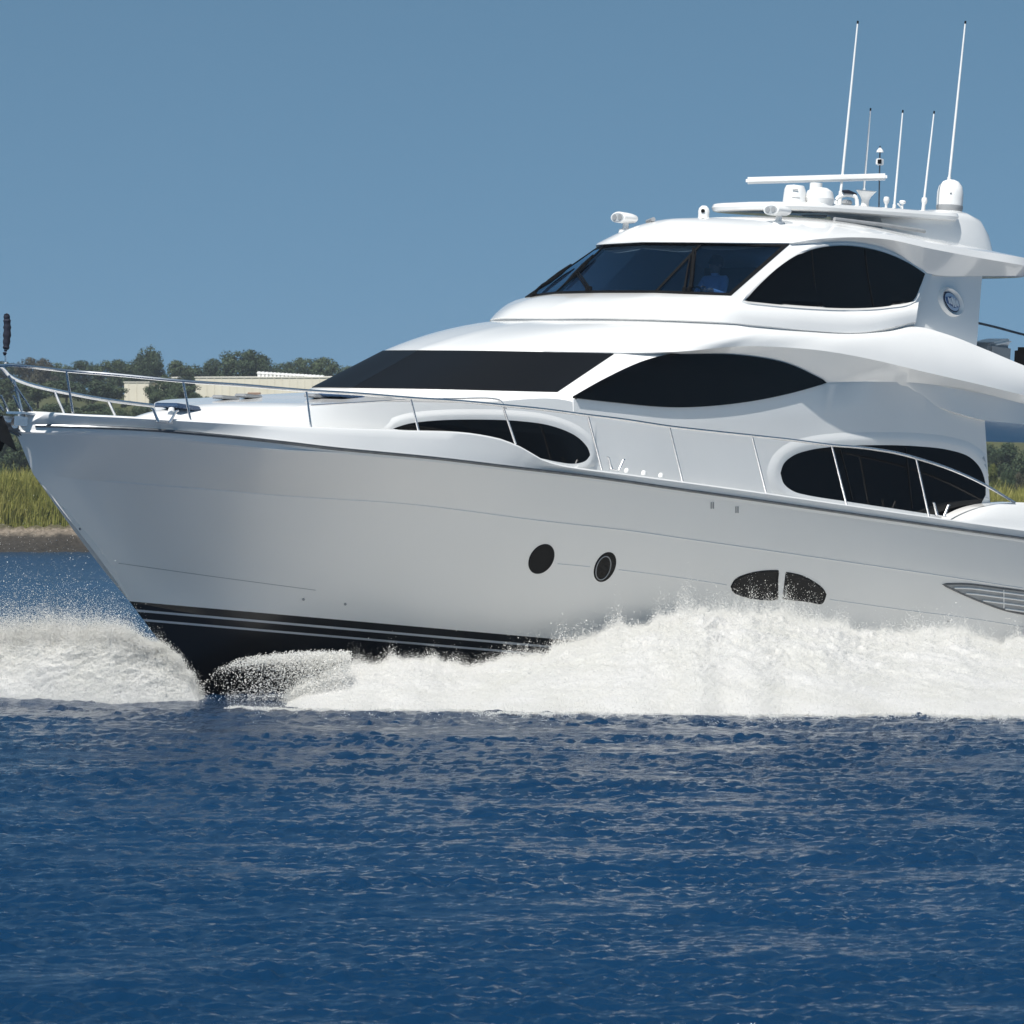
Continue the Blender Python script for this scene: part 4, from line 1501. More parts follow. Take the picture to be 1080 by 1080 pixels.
def spray_object(name, core, drops, radii, m, label):
    """core: r x c x 3 grid (or None) ; drops: n x 3 centres."""
    n = len(drops)
    g = np.random.default_rng(len(name))
    q = g.normal(size=(n, 4))
    q /= np.linalg.norm(q, axis=1)[:, None]
    w, x, y, z = q.T
    Rt = np.stack([np.stack([1-2*(y*y+z*z), 2*(x*y-z*w), 2*(x*z+y*w)], -1),
                   np.stack([2*(x*y+z*w), 1-2*(x*x+z*z), 2*(y*z-x*w)], -1),
                   np.stack([2*(x*z-y*w), 2*(y*z+x*w), 1-2*(x*x+y*y)], -1)], 1)
    V = np.einsum('nij,kj->nki', Rt, TET) * radii[:, None, None] + drops[:, None, :]
    V = V.reshape(-1, 3)
    T = (TETF[None] + (np.arange(n) * 4)[:, None, None]).reshape(-1, 3)
    co, tri = V, T
    for c in core:
        r_, c_ = c.shape[:2]
        idx = np.arange(r_ * c_).reshape(r_, c_) + len(co)
        t = np.concatenate([np.stack([idx[:-1, :-1], idx[:-1, 1:], idx[1:, 1:]], -1).reshape(-1, 3), np.stack([idx[:-1, :-1], idx[1:, 1:], idx[1:, :-1]], -1).reshape(-1, 3)])
        co = np.concatenate([co, c.reshape(-1, 3)])
        tri = np.concatenate([tri, t])
    me = bpy.data.meshes.new(name)
    me.vertices.add(len(co))
    me.vertices.foreach_set("co", co.astype(np.float32).ravel())
    me.loops.add(len(tri) * 3)
    me.loops.foreach_set("vertex_index", tri.astype(np.int32).ravel())
    me.polygons.add(len(tri))
    me.polygons.foreach_set("loop_start", np.arange(0, len(tri) * 3, 3, dtype=np.int32))
    me.update(calc_edges=True)
    me.polygons.foreach_set("use_smooth", [False] * (n * 4) + [True] * (len(tri) - n * 4))
    o = link(name, me, m, None, 'stuff', None)
    tag(o, label, 'spray')
    return o


# --- port side: a bow wave thrown out from the hull, rolling aft
cp_x = np.array([236, 262, 290, 330, 380, 420, 450, 500, 545, 575, 610, 650, 700, 745, 780, 815, 850, 890, 930, 960, 1000, 1045, 1090, 1150, 1230, 1320.])
cp_top = np.array([746, 744, 735, 713, 699, 693, 694, 697, 690, 684, 676, 664, 652, 645, 642, 646, 650, 662, 668, 664, 664, 672, 668, 668, 672, 680.])
cp_base = np.array([747, 748, 749, 749.5, 750, 750.5, 751, 752, 753, 753.5, 754, 754.5, 755, 755.5, 756, 756, 756, 756, 756, 756, 756, 757, 757, 758, 759, 760.])
cx = np.arange(240, 1316, 1.15)
ct, cb_ = np.interp(cx, cp_x, cp_top), np.interp(cx, cp_x, cp_base)
ker = np.hanning(27)
ker /= ker.sum()
pad = lambda a: np.convolve(np.pad(a, 13, mode='edge'), ker, 'valid')
ct, cb_ = pad(ct), pad(cb_) + 0.8 * np.sin(cx / 37.0 + 1.0) * np.sin(cx / 91.0) + .6 * np.sin(cx / 14.0 + 2 * np.sin(cx / 60.0))
ct0 = ct.copy()
ct = ct + 3.0 * sample(NT[0], 4.0, cx / 70.0, np.full(len(cx), .3)) + 1.0 * sample(NT[1], 4.0, cx / 60.0, np.full(len(cx), 1.3))
Yf = F * CH / (cb_ - HZ)
Yh = np.array([hull_depth(min(x, 1078), y) or np.nan for x, y in zip(cx, ct)])
ok = ~np.isnan(Yh)
Yh = np.interp(cx, cx[ok], Yh[ok])
Yh = np.convolve(np.pad(Yh, 60, mode='edge'), np.ones(121) / 121, 'valid')
ext = cx > 1078
Yh[ext] = Yh[~ext][-1] + (cx[ext] - 1078) * (Yh[~ext][-1] - Yh[~ext][-60]) / (60 * 1.15)
Yc = Yf + np.maximum(0.25, (Yh - Yf) * 0.62)
zc = np.maximum(0.02, CH + (HZ - ct) / F * Yc)
zc0 = np.maximum(0.02, CH + (HZ - ct0) / F * Yc)
nv = 190
tt = np.linspace(0, 1.62, nv)
prof = np.where(tt <= 1, np.sin(np.clip(tt, 0, 1) * math.pi / 2) ** 0.85, 1 - .9 * (tt - 1) ** 2)
cY = Yf[None, :] + (Yc - Yf)[None, :] * np.where(tt <= 1, tt ** 1.15, tt)[:, None]
sight = CH - (ct[None, :] + 2.5 - HZ) / F * cY          # behind the crest the foam lies back against the hull
cZ = np.where((tt <= 1)[:, None], zc0[None, :] * np.where(tt <= 1, prof, 1)[:, None] + (zc - zc0)[None, :] * np.clip(tt, 0, 1)[:, None] ** 4, np.minimum(sight, zc[None, :])) - 0.06
cX = (cx[None, :] - 540) / F * cY
arc = tt[:, None] * (Yc - Yf)[None, :] + cZ
nz = bump3(cX * 1.0, arc * 0.9)
amp = 0.085 * np.clip(zc, 0.08, 1.0)[None, :] * (np.sin(np.clip(tt / 1.0, 0.04, 1) * math.pi * 0.55) * np.where(tt > 1, .6, 1))[:, None]
cY2 = cY - nz * amp * 0.9
cZ2 = np.maximum(-0.08, cZ + nz * amp * 0.6)
core_p = np.stack([(cx[None, :] - 540) / F * cY2, cY2, cZ2], -1)

# droplets: a shell over the core thinning outwards, tufts along the crest, and a veil of beads under the bow
dr, ra = [], []
N1 = 560000
ii = rng.integers(0, nv, N1)
wx = np.clip(zc, .25, 1)
jj = rng.choice(len(cx), N1, p=wx / wx.sum())
base = core_p[ii, jj]
d = rng.exponential(0.04, N1)[:, None] * np.array([0, -0.75, 0.65])
d += rng.normal(0, 0.015, (N1, 3))
dr.append(base + d)
ra.append(np.clip(rng.lognormal(math.log(0.0031), 0.4, N1), 0.0015, 0.010))
N2 = 150000
tuft = np.clip(0.7 + 0.35 * sample(NT[0], 4.0, cx / 60.0, np.full(len(cx), 2.2)) + .2 * sample(NT[1], 4.0, cx / 60.0, np.full(len(cx), .2)), 0.15, 1.6)
jj = rng.choice(len(cx), N2, p=(tuft * wx) / (tuft * wx).sum())
ii = np.clip(rng.normal(nv * 0.60, nv * 0.10, N2).astype(int), 0, nv - 1)
h = rng.exponential(1.0, N2) * (0.018 + 0.07 * tuft[jj] * wx[jj] ** 1.3)
pt = core_p[ii, jj] + np.stack([rng.normal(0, .03, N2), -h * rng.uniform(-.1, .35, N2), h], -1)
dr.append(pt)
ra.append(np.clip(rng.lognormal(math.log(0.0037), 0.45, N2), 0.0015, 0.013))
# flecks left on the water along the foot of the wave
N4 = 34000
jj = rng.integers(0, len(cx), N4)
fl_ = np.clip(.5 + .6 * sample(NT[1], 4.0, cx[jj] / 60.0, np.full(N4, 3.1)), .05, 2)
fy = Yf[jj] - rng.exponential(.22, N4) * fl_
fz = np.abs(rng.normal(0, .012, N4)) + .01
dr.append(np.stack([(cx[jj] - 540 + rng.normal(0, 2, N4)) / F * fy, fy, fz], -1))
ra.append(np.clip(rng.lognormal(math.log(.005), .4, N4), .003, .011))
# beads in front of the dark forefoot
N3 = 34000
u = rng.beta(2.2, 1.3, N3)
bx = 206 + u * 165
topb = np.interp(bx, [206, 228, 250, 275, 300, 330, 371], [730, 706, 696, 692, 690, 688, 688])
lowb = np.interp(bx, [206, 371], [741, 742])
v = np.where(rng.random(N3) < .45, rng.beta(1.0, 5.0, N3), rng.beta(1.6, 1.2, N3))
by_ = topb + (lowb - topb) * v + rng.normal(0, 1.6, N3)
keep = rng.random(N3) < np.clip(np.interp(bx, [206, 225, 290, 330, 371], [.10, .16, .5, .8, .9]) * np.where(v < .16, 2.2, 0.75), 0, 1)
bx, by_, v = bx[keep], by_[keep], v[keep]
yb = np.interp(bx, [206, 371], [48.6, 47.4]) + rng.uniform(-.4, .5, len(bx))
dr.append(np.stack([(bx - 540) / F * yb, yb, CH + (HZ - by_) / F * yb], -1))
ra.append(np.clip(rng.lognormal(math.log(0.0055), 0.5, len(bx)), 0.0025, 0.018))
spray_p = spray_object('bow_spray', [core_p], np.concatenate(dr), np.concatenate(ra), M['foam'], 'white bow wave and spray rolling along the port side of the hull')

# --- starboard side: a sheet of spray flung out beyond the stem
sx = np.arange(-160, 216, 1.15)
s_top = pad(np.interp(sx, [-160, -60, 0, 30, 60, 100, 140, 160, 175, 190, 206, 214], [668, 664, 671, 668, 662, 664, 668, 672, 684, 700, 722, 736]))
s_top = s_top + 2.6 * sample(NT[0], 4.0, sx / 60.0, np.full(len(sx), 1.1)) + 1.0 * sample(NT[1], 4.0, sx / 60.0, np.full(len(sx), .1))
s_base = np.interp(sx, [-160, 0, 60, 120, 216], [737, 738.5, 740, 742, 742])
yf = F * CH / (s_base - HZ)
yc = yf + np.interp(sx, [-160, -40, 60, 150, 216], [.9, .7, .55, .4, .3])
zc2 = np.maximum(.03, CH + (HZ - s_top) / F * yc)
cY = yf[None, :] + (yc - yf)[None, :] * (tt ** 1.1)[:, None]
cZ = zc2[None, :] * prof[:, None] - .06
cX = (sx[None, :] - 540) / F * cY
nz = bump3(cX + 9, cZ * 1.6 + cY * .6)
amp = .055 * np.clip(zc2, .06, 1)[None, :] * np.sin(np.clip(tt, .04, 1) * math.pi * .55)[:, None]
cY2 = cY - nz * amp
cZ2 = np.maximum(-.08, cZ + nz * amp * .5)
core_s = np.stack([(sx[None, :] - 540) / F * cY2, cY2, cZ2], -1)
dr, ra = [], []
N1 = 220000
w2 = np.clip(zc2, .1, 1)
jj = rng.choice(len(sx), N1, p=w2 / w2.sum())
ii = rng.integers(0, nv, N1)
d = rng.exponential(.032, N1)[:, None] * np.array([0, -.8, .6]) + rng.normal(0, .02, (N1, 3))
dr.append(core_s[ii, jj] + d)
ra.append(np.clip(rng.lognormal(math.log(.0031), .4, N1), .0015, .010))
N2 = 230000
jj = rng.choice(len(sx), N2, p=w2 / w2.sum())
ii = np.clip(rng.normal(nv * .58, nv * .10, N2).astype(int), 0, nv - 1)
h = np.where(rng.random(N2) < .85, rng.exponential(.10, N2), rng.exponential(.30, N2)) * np.interp(sx[jj], [-160, 60, 110, 140, 175, 216], [.9, .9, .6, .35, .10, .03])
dr.append(core_s[ii, jj] + np.stack([rng.normal(0, .05, N2), rng.normal(0, .10, N2), h], -1))
ra.append(np.clip(rng.lognormal(math.log(.0037), .42, N2), .0015, .011))
spray_s = spray_object('bow_spray', [core_s], np.concatenate(dr), np.concatenate(ra), M['foam'], 'fine white spray thrown out ahead of the black stem, left of the bow')

# ------------------------------------------------------------------ FAR SHORE
G1 = fft_field(256, 40.0, 6.0, 31, 0.0)
G2 = fft_field(256, 9.0, 1.0, 32, 0.0)


def ground_z(x, y):
    base = np.interp(y, [186, 193.5, 196.5, 198.3, 200, 320, 350, 430, 470, 560, 700, 930], [-1.2, -.12, .62, 1.15, 1.45, 1.8, 4.0, 12.0, 14.5, 18.0, 20.0, 20.0])
    n = sample(G1, 40.0, x, y) * np.interp(y, [186, 195, 200, 330, 420], [.1, .12, .10, .3, .5]) + sample(G2, 9.0, x, y) * np.interp(y, [190, 196, 205], [.04, .09, .05])
    return base + n


bank_y = np.concatenate([np.arange(186, 204, .28), np.geomspace(204, 930, 90)])
bank_x = np.concatenate([np.linspace(-900, -60, 60)[:-1], np.linspace(-60, 70, 360), np.linspace(70, 900, 60)[1:]])
bank_yw = bank_y[:, None] + (sample(G1, 40.0, bank_x[None, :] * .7, bank_y[:, None] * 0 + 3.0) * .8) * np.clip((205 - bank_y[:, None]) / 10, 0, 1)
BX = np.repeat(bank_x[None, :], len(bank_y), 0)
mb = mat('bank_soil', rough=.9)
nt, b_, N_, K_ = nodes(mb)
g_ = N_("NewGeometry")
sp_ = N_("SeparateXYZ")
K_(g_.outputs["Position"], sp_.inputs[0])
nn = N_("TexNoise")
nn.inputs["Scale"].default_value = 1.6
nn.inputs["Detail"].default_value = 8
nn.inputs["Roughness"].default_value = .7
K_(g_.outputs["Position"], nn.inputs["Vector"])
ad = N_("Math")
ad.operation = 'MULTIPLY_ADD'
ad.inputs[1].default_value = .7
K_(nn.outputs["Fac"], ad.inputs[0])
K_(sp_.outputs["Z"], ad.inputs[2])
rp = N_("ValToRGB")
e = rp.color_ramp.elements
e[0].position, e[0].color = .30, (.030, .026, .021, 1)
e[1].position, e[1].color = 1.0, (.075, .085, .028, 1)
for pos, c in ((.50, (.045, .038, .030, 1)), (.55, (.16, .135, .105, 1)), (.64, (.23, .19, .15, 1)), (.70, (.09, .08, .04, 1))):
    q_ = e.new(pos)
    q_.color = c
mr_ = N_("MapRange")
mr_.inputs["From Min"].default_value = -.2
mr_.inputs["From Max"].default_value = 2.4
K_(ad.outputs[0], mr_.inputs["Value"])
K_(mr_.outputs[0], rp.inputs[0])
n3 = N_("TexNoise")
n3.inputs["Scale"].default_value = 6.0
n3.inputs["Detail"].default_value = 6
K_(g_.outputs["Position"], n3.inputs["Vector"])
hs_ = N_("Mix")
hs_.data_type = 'RGBA'
hs_.blend_type = 'MULTIPLY'
hs_.inputs["Factor"].default_value = .8
r3 = N_("ValToRGB")
r3.color_ramp.elements[0].position, r3.color_ramp.elements[1].position = .35, .6
r3.color_ramp.elements[0].color = (.35, .33, .3, 1)
K_(n3.outputs["Fac"], r3.inputs[0])
K_(rp.outputs[0], hs_.inputs["A"])
K_(r3.outputs[0], hs_.inputs["B"])
K_(hs_.outputs["Result"], b_.inputs["Base Color"])
terrain = grid_object('terrain', BX, bank_yw, ground_z(BX, bank_yw), mb, 'structure')

# marsh grass along the top of the bank
NB = 150000
gx = np.concatenate([rng.uniform(-34, -19, NB // 2), rng.uniform(-19, 21, NB // 6), rng.uniform(21, 33, NB - NB // 2 - NB // 6)])
gy = 198.6 + rng.beta(1.0, 1.8, NB) * 12
gz = ground_z(gx, gy)
hgt = np.interp(gx, [-34, -15, 10, 33], [2.55, 2.3, 1.7, 1.55]) * rng.uniform(.62, 1.05, NB) * (1 + .10 * sample(G2, 9.0, gx, gy)) * np.interp(gy, [198.6, 200.2], [.55, 1])
wd = rng.uniform(.012, .028, NB)
lean = rng.normal(0, .16, (NB, 2)) + [.05, 0]
ang = rng.uniform(0, math.pi, NB)
ux, uy = np.cos(ang) * wd, np.sin(ang) * wd
p0 = np.stack([gx, gy, gz - .05], -1)
m1 = p0 + np.stack([lean[:, 0] * hgt * .35, lean[:, 1] * hgt * .35, hgt * .6], -1)
t1 = p0 + np.stack([lean[:, 0] * hgt, lean[:, 1] * hgt, hgt], -1)
off_ = np.stack([ux, uy, 0 * ux], -1)
V = np.stack([p0 - off_, p0 + off_, m1 + off_ * .9, m1 - off_ * .9, t1 + off_ * .2, t1 - off_ * .2], 1).reshape(-1, 3)
k_ = (np.arange(NB) * 6)[:, None]
Q = np.concatenate([k_ + [0, 1, 2, 3], k_ + [3, 2, 4, 5]])
me = bpy.data.meshes.new('marsh_grass')
me.vertices.add(len(V))
me.vertices.foreach_set("co", V.astype(np.float32).ravel())
me.loops.add(len(Q) * 4)
me.loops.foreach_set("vertex_index", Q.astype(np.int32).ravel())
me.polygons.add(len(Q))
me.polygons.foreach_set("loop_start", np.arange(0, len(Q) * 4, 4, dtype=np.int32))
me.update(calc_edges=True)


def leaf_material(name, c1, c2, c3, scale, island=True):
    m = mat(name, rough=.65, spec=.2)
    nt, b, N, K = nodes(m)
    g = N("NewGeometry")
    oi = N("ObjectInfo")
    n = N("TexNoise")
    n.inputs["Scale"].default_value = scale
    n.inputs["Detail"].default_value = 3
    K(g.outputs["Position"], n.inputs["Vector"])
    a = N("Math")
    a.operation = 'ADD'
    K(n.outputs["Fac"], a.inputs[0])
    s = N("Math")
    s.operation = 'MULTIPLY_ADD'
    s.inputs[1].default_value = .5
    s.inputs[2].default_value = -.25
    K(g.outputs["Random Per Island"], s.inputs[0])
    K(s.outputs[0], a.inputs[1])
    s2 = N("Math")
    s2.operation = 'MULTIPLY_ADD'
    s2.inputs[1].default_value = .36
    s2.inputs[2].default_value = -.18
    K(oi.outputs["Random"], s2.inputs[0])
    a2 = N("Math")
    a2.operation = 'ADD'
    K(a.outputs[0], a2.inputs[0])
    K(s2.outputs[0], a2.inputs[1])
    r = N("ValToRGB")
    r.color_ramp.elements[0].position, r.color_ramp.elements[1].position = .25, .75
    r.color_ramp.elements[0].color = (*c1, 1)
    r.color_ramp.elements[1].color = (*c3, 1)
    q = r.color_ramp.elements.new(.5)
    q.color = (*c2, 1)
    K(a2.outputs[0], r.inputs[0])
    K(r.outputs[0], b.inputs["Base Color"])
    return m


M['grass'] = leaf_material('marsh_grass_blades', (.17, .19, .045), (.28, .27, .07), (.36, .33, .11), .25)
grass = link('marsh_grass', me, M['grass'], None, 'stuff', None)
tag(grass, 'tall yellow green marsh grass along the top of the muddy bank', 'grass')

# trees
M['leaf'] = leaf_material('tree_leaves', (.030, .050, .028), (.046, .072, .036), (.072, .095, .044), .12)  # some of the distance haze is put into these bluish greens
M['leaf_rust'] = leaf_material('rust_leaves', (.045, .044, .034), (.062, .058, .044), (.08, .08, .05), .12)
M['leaf_light'] = leaf_material('bright_leaves', (.05, .075, .018), (.08, .105, .026), (.12, .13, .04), .12)
M['bark'] = mottle(mat('bark', rough=.9), (.05, .04, .03), (.10, .085, .065), 4)


def crown_mesh(seed, n_clump, leaves, shape):
    """A crown of unit height: clumps of small leaf sprays on an uneven body."""
    g = np.random.default_rng(seed)
    P_, Nn, Sz = [], [], []
    for c in range(n_clump):
        u = g.normal(size=3)
        u /= np.linalg.norm(u)
        r = g.random() ** .4
        cz = .58 + u[2] * r * .36
        wr = shape(cz)
        c_ = np.array([u[0] * r * wr, u[1] * r * wr, cz])
        cr_s = g.uniform(.08, .17)
        k = int(leaves / n_clump * (cr_s / .12) ** 2)
        v = g.normal(size=(k, 3))
        v /= np.linalg.norm(v, axis=1)[:, None]
        v[:, 2] = v[:, 2] * .8 + .1
        P_.append(c_ + v * cr_s * g.uniform(.6, 1.1, (k, 1)))
        Nn.append(v + g.normal(0, .5, (k, 3)))
        Sz.append(g.uniform(.010, .021, k))
    P_, Nn, Sz = np.concatenate(P_), np.concatenate(Nn), np.concatenate(Sz)
    Nn /= np.linalg.norm(Nn, axis=1)[:, None]
    a = np.cross(Nn, [0.3, 0.2, 1.0])
    a /= np.linalg.norm(a, axis=1)[:, None]
    b = np.cross(Nn, a)
    s = Sz[:, None]
    V = np.stack([P_ - a * s - b * s * .5, P_ + a * s * .6 - b * s, P_ + a * s + b * s * .6, P_ - a * s * .5 + b * s], 1).reshape(-1, 3)
    me = bpy.data.meshes.new('crown')
    q = np.arange(len(V))
    me.vertices.add(len(V))
    me.vertices.foreach_set("co", V.astype(np.float32).ravel())
    me.loops.add(len(V))
    me.loops.foreach_set("vertex_index", q.astype(np.int32))
    me.polygons.add(len(V) // 4)
    me.polygons.foreach_set("loop_start", np.arange(0, len(V), 4, dtype=np.int32))
    me.update(calc_edges=True)
    return me


crowns = [crown_mesh(41, 60, 5600, lambda z: .46 * math.sqrt(max(.05, 1 - ((z - .55) / .48) ** 2))),
          crown_mesh(42, 54, 5200, lambda z: .40 * math.sqrt(max(.05, 1 - ((z - .60) / .44) ** 2))),
          crown_mesh(43, 66, 6000, lambda z: .56 * math.sqrt(max(.05, 1 - ((z - .52) / .52) ** 2))),
          crown_mesh(44, 48, 4800, lambda z: .34 * math.sqrt(max(.05, 1 - ((z - .55) / .5) ** 2)))]
trunks = []
for s_ in range(2):
    bm = bmesh.new()
    g = random.Random(60 + s_)
    tube_into(bm, [(0, 0, -.05), (g.uniform(-.01, .01), .01, .2), (g.uniform(-.02, .02), 0, .45), (0, g.uniform(-.02, .02), .75)], [.028, .022, .016, .006], 7)
    for k in range(5):
        z = .25 + .09 * k
        a_ = g.uniform(0, 6.28)
        tube_into(bm, [(0, 0, z), (math.cos(a_) * .10, math.sin(a_) * .10, z + .09), (math.cos(a_) * .22, math.sin(a_) * .22, z + .17)], [.010, .007, .003], 5)
    me = bpy.data.meshes.new('trunk')
    bm.to_mesh(me)
    bm.free()
    me.materials.append(M['bark'])
    trunks.append(me)
CM = {}
for lm in ('leaf', 'leaf_rust', 'leaf_light'):
    for i, c in enumerate(crowns):
        m2 = c.copy()
        m2.name = 'crown'
        m2.materials.append(M[lm])
        CM[lm, i] = m2


def plant_tree(px, top, Y, wpx, kind, lm, label, group=None, name='tree', cat='tree'):
    X = (px - 540) / F * Y
    z0 = float(ground_z(np.array([X]), np.array([float(Y)]))[0])
    H_ = max(1.2, CH + (HZ - top) / F * Y - z0)
    w = wpx / F * Y
    wid = (.92, .80, 1.12, .68)[kind]
    t = bpy.data.objects.new(name, None)
    COL.objects.link(t)
    t.location = (X, Y, z0)
    t.rotation_euler = (0, 0, rng.uniform(0, 6.28))
    t.scale = (w / wid, w / wid, H_)
    tag(t, label, cat, group)
    c = bpy.data.objects.new('crown', CM[lm, kind])
    COL.objects.link(c)
    c.parent = t
    k = bpy.data.objects.new('trunk', trunks[kind % 2])
    COL.objects.link(k)
    k.parent = t
    return t


back = 'dark green tree in the skyline wood behind the marsh'
for px, top, w, kind, lm in ((-30, 384, 52, 2, 'leaf'), (4, 382, 44, 0, 'leaf'), (62, 382, 34, 1, 'leaf'), (88, 381, 40, 0, 'leaf'), (120, 378, 44, 2, 'leaf'), (138, 380, 34, 1, 'leaf'),
                             (184, 381, 36, 0, 'leaf'), (204, 384, 34, 1, 'leaf'), (228, 379, 30, 0, 'leaf'), (278, 375, 40, 0, 'leaf'), (300, 381, 36, 2, 'leaf'), (322, 376, 40, 2, 'leaf'), (346, 378, 40, 0, 'leaf'), (372, 384, 44, 2, 'leaf'), (404, 388, 44, 0, 'leaf'),
                             (440, 386, 46, 2, 'leaf'), (484, 384, 46, 0, 'leaf'), (1000, 388, 50, 2, 'leaf'), (1046, 386, 48, 0, 'leaf'), (1092, 388, 52, 2, 'leaf'), (1136, 386, 50, 0, 'leaf')):
    plant_tree(px, top, 540 + rng.uniform(-12, 25), w * 1.15, kind, lm, back, 'trees of the skyline wood')
for k in range(19):                    # the wood goes on behind the boat and past the frame
    px = (-70, -112, -156, -200, -250)[k] if k < 5 else 480 + (k - 5) * 37
    plant_tree(px, 384 + rng.uniform(-5, 6), 540 + rng.uniform(-12, 25), 54, (2, 0, 2, 1)[k % 4], 'leaf', back, 'trees of the skyline wood')
plant_tree(160, 363.5, 520, 31, 1, 'leaf', 'dark round tree standing taller than its neighbours on the skyline')
plant_tree(256, 368, 520, 58, 2, 'leaf', 'broad domed tree rising above the long cream building')
for px, top, w in ((30, 378, 34), (48, 379, 30)):
    plant_tree(px, top, 530, w, 0, 'leaf_rust', 'rust brown tree among the green skyline wood', 'rust brown trees')
mid_l = 'bushy green tree on the slope below the skyline wood'
for px, top, w, kind in ((-24, 404, 50, 2), (8, 399, 46, 0), (40, 402, 46, 2), (70, 400, 42, 1), (98, 402, 40, 0), (117, 404, 28, 1), (172, 397, 34, 0), (192, 402, 30, 3), (-10, 424, 50, 2), (26, 421, 46, 0), (60, 424, 48, 2), (96, 426, 44, 0),
                         (120, 428, 32, 2), (150, 426, 34, 2), (178, 418, 36, 0), (200, 420, 26, 3), (1030, 410, 50, 2), (1070, 412, 46, 0), (1110, 410, 50, 2), (1040, 440, 46, 0), (1078, 443, 44, 2), (1118, 440, 46, 0)):
    Y = {1: 455, 2: 405}[1 if top < 415 else 2] + rng.uniform(-10, 10)
    plant_tree(px, top, Y, w * 1.15, kind, 'leaf', mid_l, 'trees on the slope')
low_l = 'low dark green shrub at the edge of the marsh'
for px, top, w, kind, lm in ((-22, 448, 46, 2, 'leaf'), (4, 446, 44, 0, 'leaf'), (34, 450, 44, 2, 'leaf'), (66, 450, 44, 0, 'leaf'), (96, 448, 44, 2, 'leaf'), (-12, 470, 44, 2, 'leaf'), (16, 468, 40, 0, 'leaf'), (48, 472, 44, 2, 'leaf'), (80, 470, 44, 0, 'leaf'),
                             (1036, 466, 40, 2, 'leaf'), (1066, 468, 40, 0, 'leaf'), (1096, 466, 42, 2, 'leaf'), (1128, 470, 44, 0, 'leaf'), (1022, 474, 30, 2, 'leaf')):
    plant_tree(px, top, 345 + rng.uniform(-9, 9), w * 1.2, kind, lm, low_l, 'shrubs at the edge of the marsh', 'shrub', 'shrub')
for px, top, w, kind, lm, lab in ((1048, 490, 20, 0, 'leaf_light', 'bright green bush at the back of the marsh grass, nearer the saloon'),
                                  (1063, 494, 20, 2, 'leaf', 'dark rounded bush at the back of the marsh grass, right of the bright one'),
                                  (1080, 497, 26, 2, 'leaf_rust', 'rusty brown bush at the back of the marsh grass by the frame edge')):
    plant_tree(px, top, 270, w, kind, lm, lab, None, 'shrub', 'shrub')

# buildings on the rise
M['cream'] = mottle(mat('cream_cladding', rough=.7), (.70, .65, .53), (.76, .71, .59), .6)
M['roofing'] = mottle(mat('pale_roof', rough=.6), (.66, .63, .55), (.72, .69, .61), .5)
M['doorp'] = mottle(mat('rust_door', rough=.6), (.28, .17, .12), (.34, .22, .15), 2)


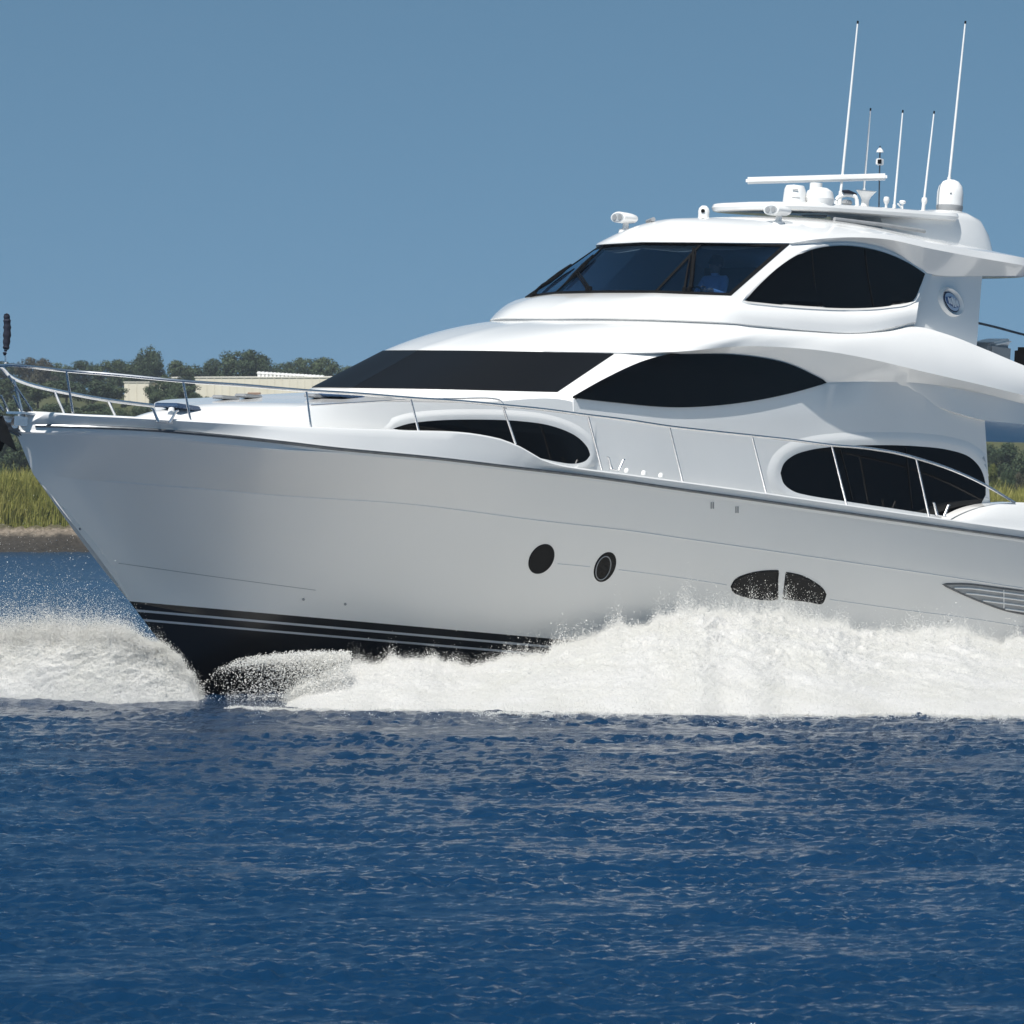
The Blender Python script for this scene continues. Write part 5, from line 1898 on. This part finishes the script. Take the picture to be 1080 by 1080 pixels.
def shed(name, px0, px1, eave, Y, depth, base, ridge, label, doors=(), vents=None):
    x0, x1 = (px0 - 540) / F * Y, (px1 - 540) / F * Y
    ze, zr = CH + (HZ - eave) / F * Y, CH + (HZ - ridge) / F * Y
    zb = CH + (HZ - base) / F * Y
    t = bpy.data.objects.new(name, None)
    COL.objects.link(t)
    t.location = ((x0 + x1) / 2, Y, zb)
    tag(t, label, 'building')
    hw, hh = (x1 - x0) / 2, ze - zb
    bm = bmesh.new()
    pr = [(-hw, 0), (hw, 0), (hw, hh), (-hw, hh)]
    A_ = [bm.verts.new((x, 0, z)) for x, z in pr]
    B_ = [bm.verts.new((x, depth, z)) for x, z in pr]
    bm.faces.new(A_)
    bm.faces.new(B_[::-1])
    for i in range(4):
        bm.faces.new((A_[i], B_[i], B_[(i+1) % 4], A_[(i+1) % 4]))
    n = int(hw * 2 / .9)
    for i in range(n):
        box_into(bm, (-hw + (i + .5) * hw * 2 / n, -.03, hh / 2), (.08, .05, hh - .06), 0)
    bm_link('wall', bm, M['cream'], t)
    bm = bmesh.new()
    rv = [(-hw - .1, -.08, hh + .003), (hw + .1, -.08, hh + .003), (hw + .3, depth / 2, hh + (zr - ze)), (-hw - .3, depth / 2, hh + (zr - ze) * .75), (-hw - .3, depth + .3, hh + .003), (hw + .3, depth + .3, hh + .003)]
    v = [bm.verts.new(p) for p in rv]
    v2 = [bm.verts.new((p[0], p[1], p[2] + .12)) for p in rv]
    for f in ((0, 1, 2, 3), (3, 2, 5, 4)):
        bm.faces.new([v[i] for i in f])
        bm.faces.new([v2[i] for i in f][::-1])
    for a_, b_i in ((0, 1), (1, 2), (2, 5), (5, 4), (4, 3), (3, 0)):
        bm.faces.new((v[a_], v[b_i], v2[b_i], v2[a_]))
    roof = bm_link('roof', bm, M['roofing'], t)
    for dx, w, h0, h1 in doors:
        xx = (dx - 540) / F * Y - t.location.x
        box('door', (xx, -.05, (h0 + h1) / 2), (w, .12, h1 - h0), M['doorp'], t, .02)
    if vents:
        a_, b_i, k, py = vents
        for i in range(k):
            xx = (a_ + (b_i - a_) * i / (k - 1) - 540) / F * Y - t.location.x
            zz = CH + (HZ - (py + 4 * i / (k - 1))) / F * Y - zb
            lathe('roof_vent', [(0, -.6), (.22, -.6), (.22, .10), (.30, .14), (.26, .36), (0, .42)], (xx, depth * .3, zz), M['plastic'], roof, n=10)
    return t


shed('cream_shed', 131, 157, 403.5, 470, 8, 432, 402.5, 'small cream shed among the slope trees, left of the long building', ())
shed('cream_building', 206, 420, 398.5, 465, 14, 432, 395.5, 'long cream building with a row of white roof vents among the trees', ((268, 1.6, 0.6, 2.1),), (271, 338, 17, 394))
shed('pale_cottage', 168, 186, 399, 478, 7, 428, 397.5, 'pale cottage half hidden by trees between the shed and long building', ())
for px, top, Y, w, kind in ((203, 414, 440, 22, 0), (216, 417, 438, 18, 2), (168, 409, 440, 22, 1), (184, 408, 442, 20, 0)):
    plant_tree(px, top, Y, w, kind, 'leaf', 'small green tree in front of the cream buildings', 'trees before the cream buildings')

# ------------------------------------------------------------------ HAZE
HAZE = 0.00026
if HAZE > 0:
    bm = bmesh.new()
    bmesh.ops.create_cube(bm, size=1.0)
    for v in bm.verts:
        v.co = Vector((v.co.x * 1960 * 1.6, 435 + v.co.y * 1060, 18.5 + v.co.z * 43))
    mh = bpy.data.materials.new('haze_air')
    mh.use_nodes = True
    mh.node_tree.nodes.clear()
    o_ = mh.node_tree.nodes.new("ShaderNodeOutputMaterial")
    pv_ = mh.node_tree.nodes.new("ShaderNodeVolumePrincipled")
    pv_.inputs["Color"].default_value = (.80, .88, 1.0, 1)
    pv_.inputs["Density"].default_value = HAZE
    pv_.inputs["Anisotropy"].default_value = .2
    mh.node_tree.links.new(pv_.outputs[0], o_.inputs["Volume"])
    hz = bm_link('haze', bm, mh, None, sharp=None, kind='stuff')
    tag(hz, 'thin blue haze in the air over the river', 'haze')
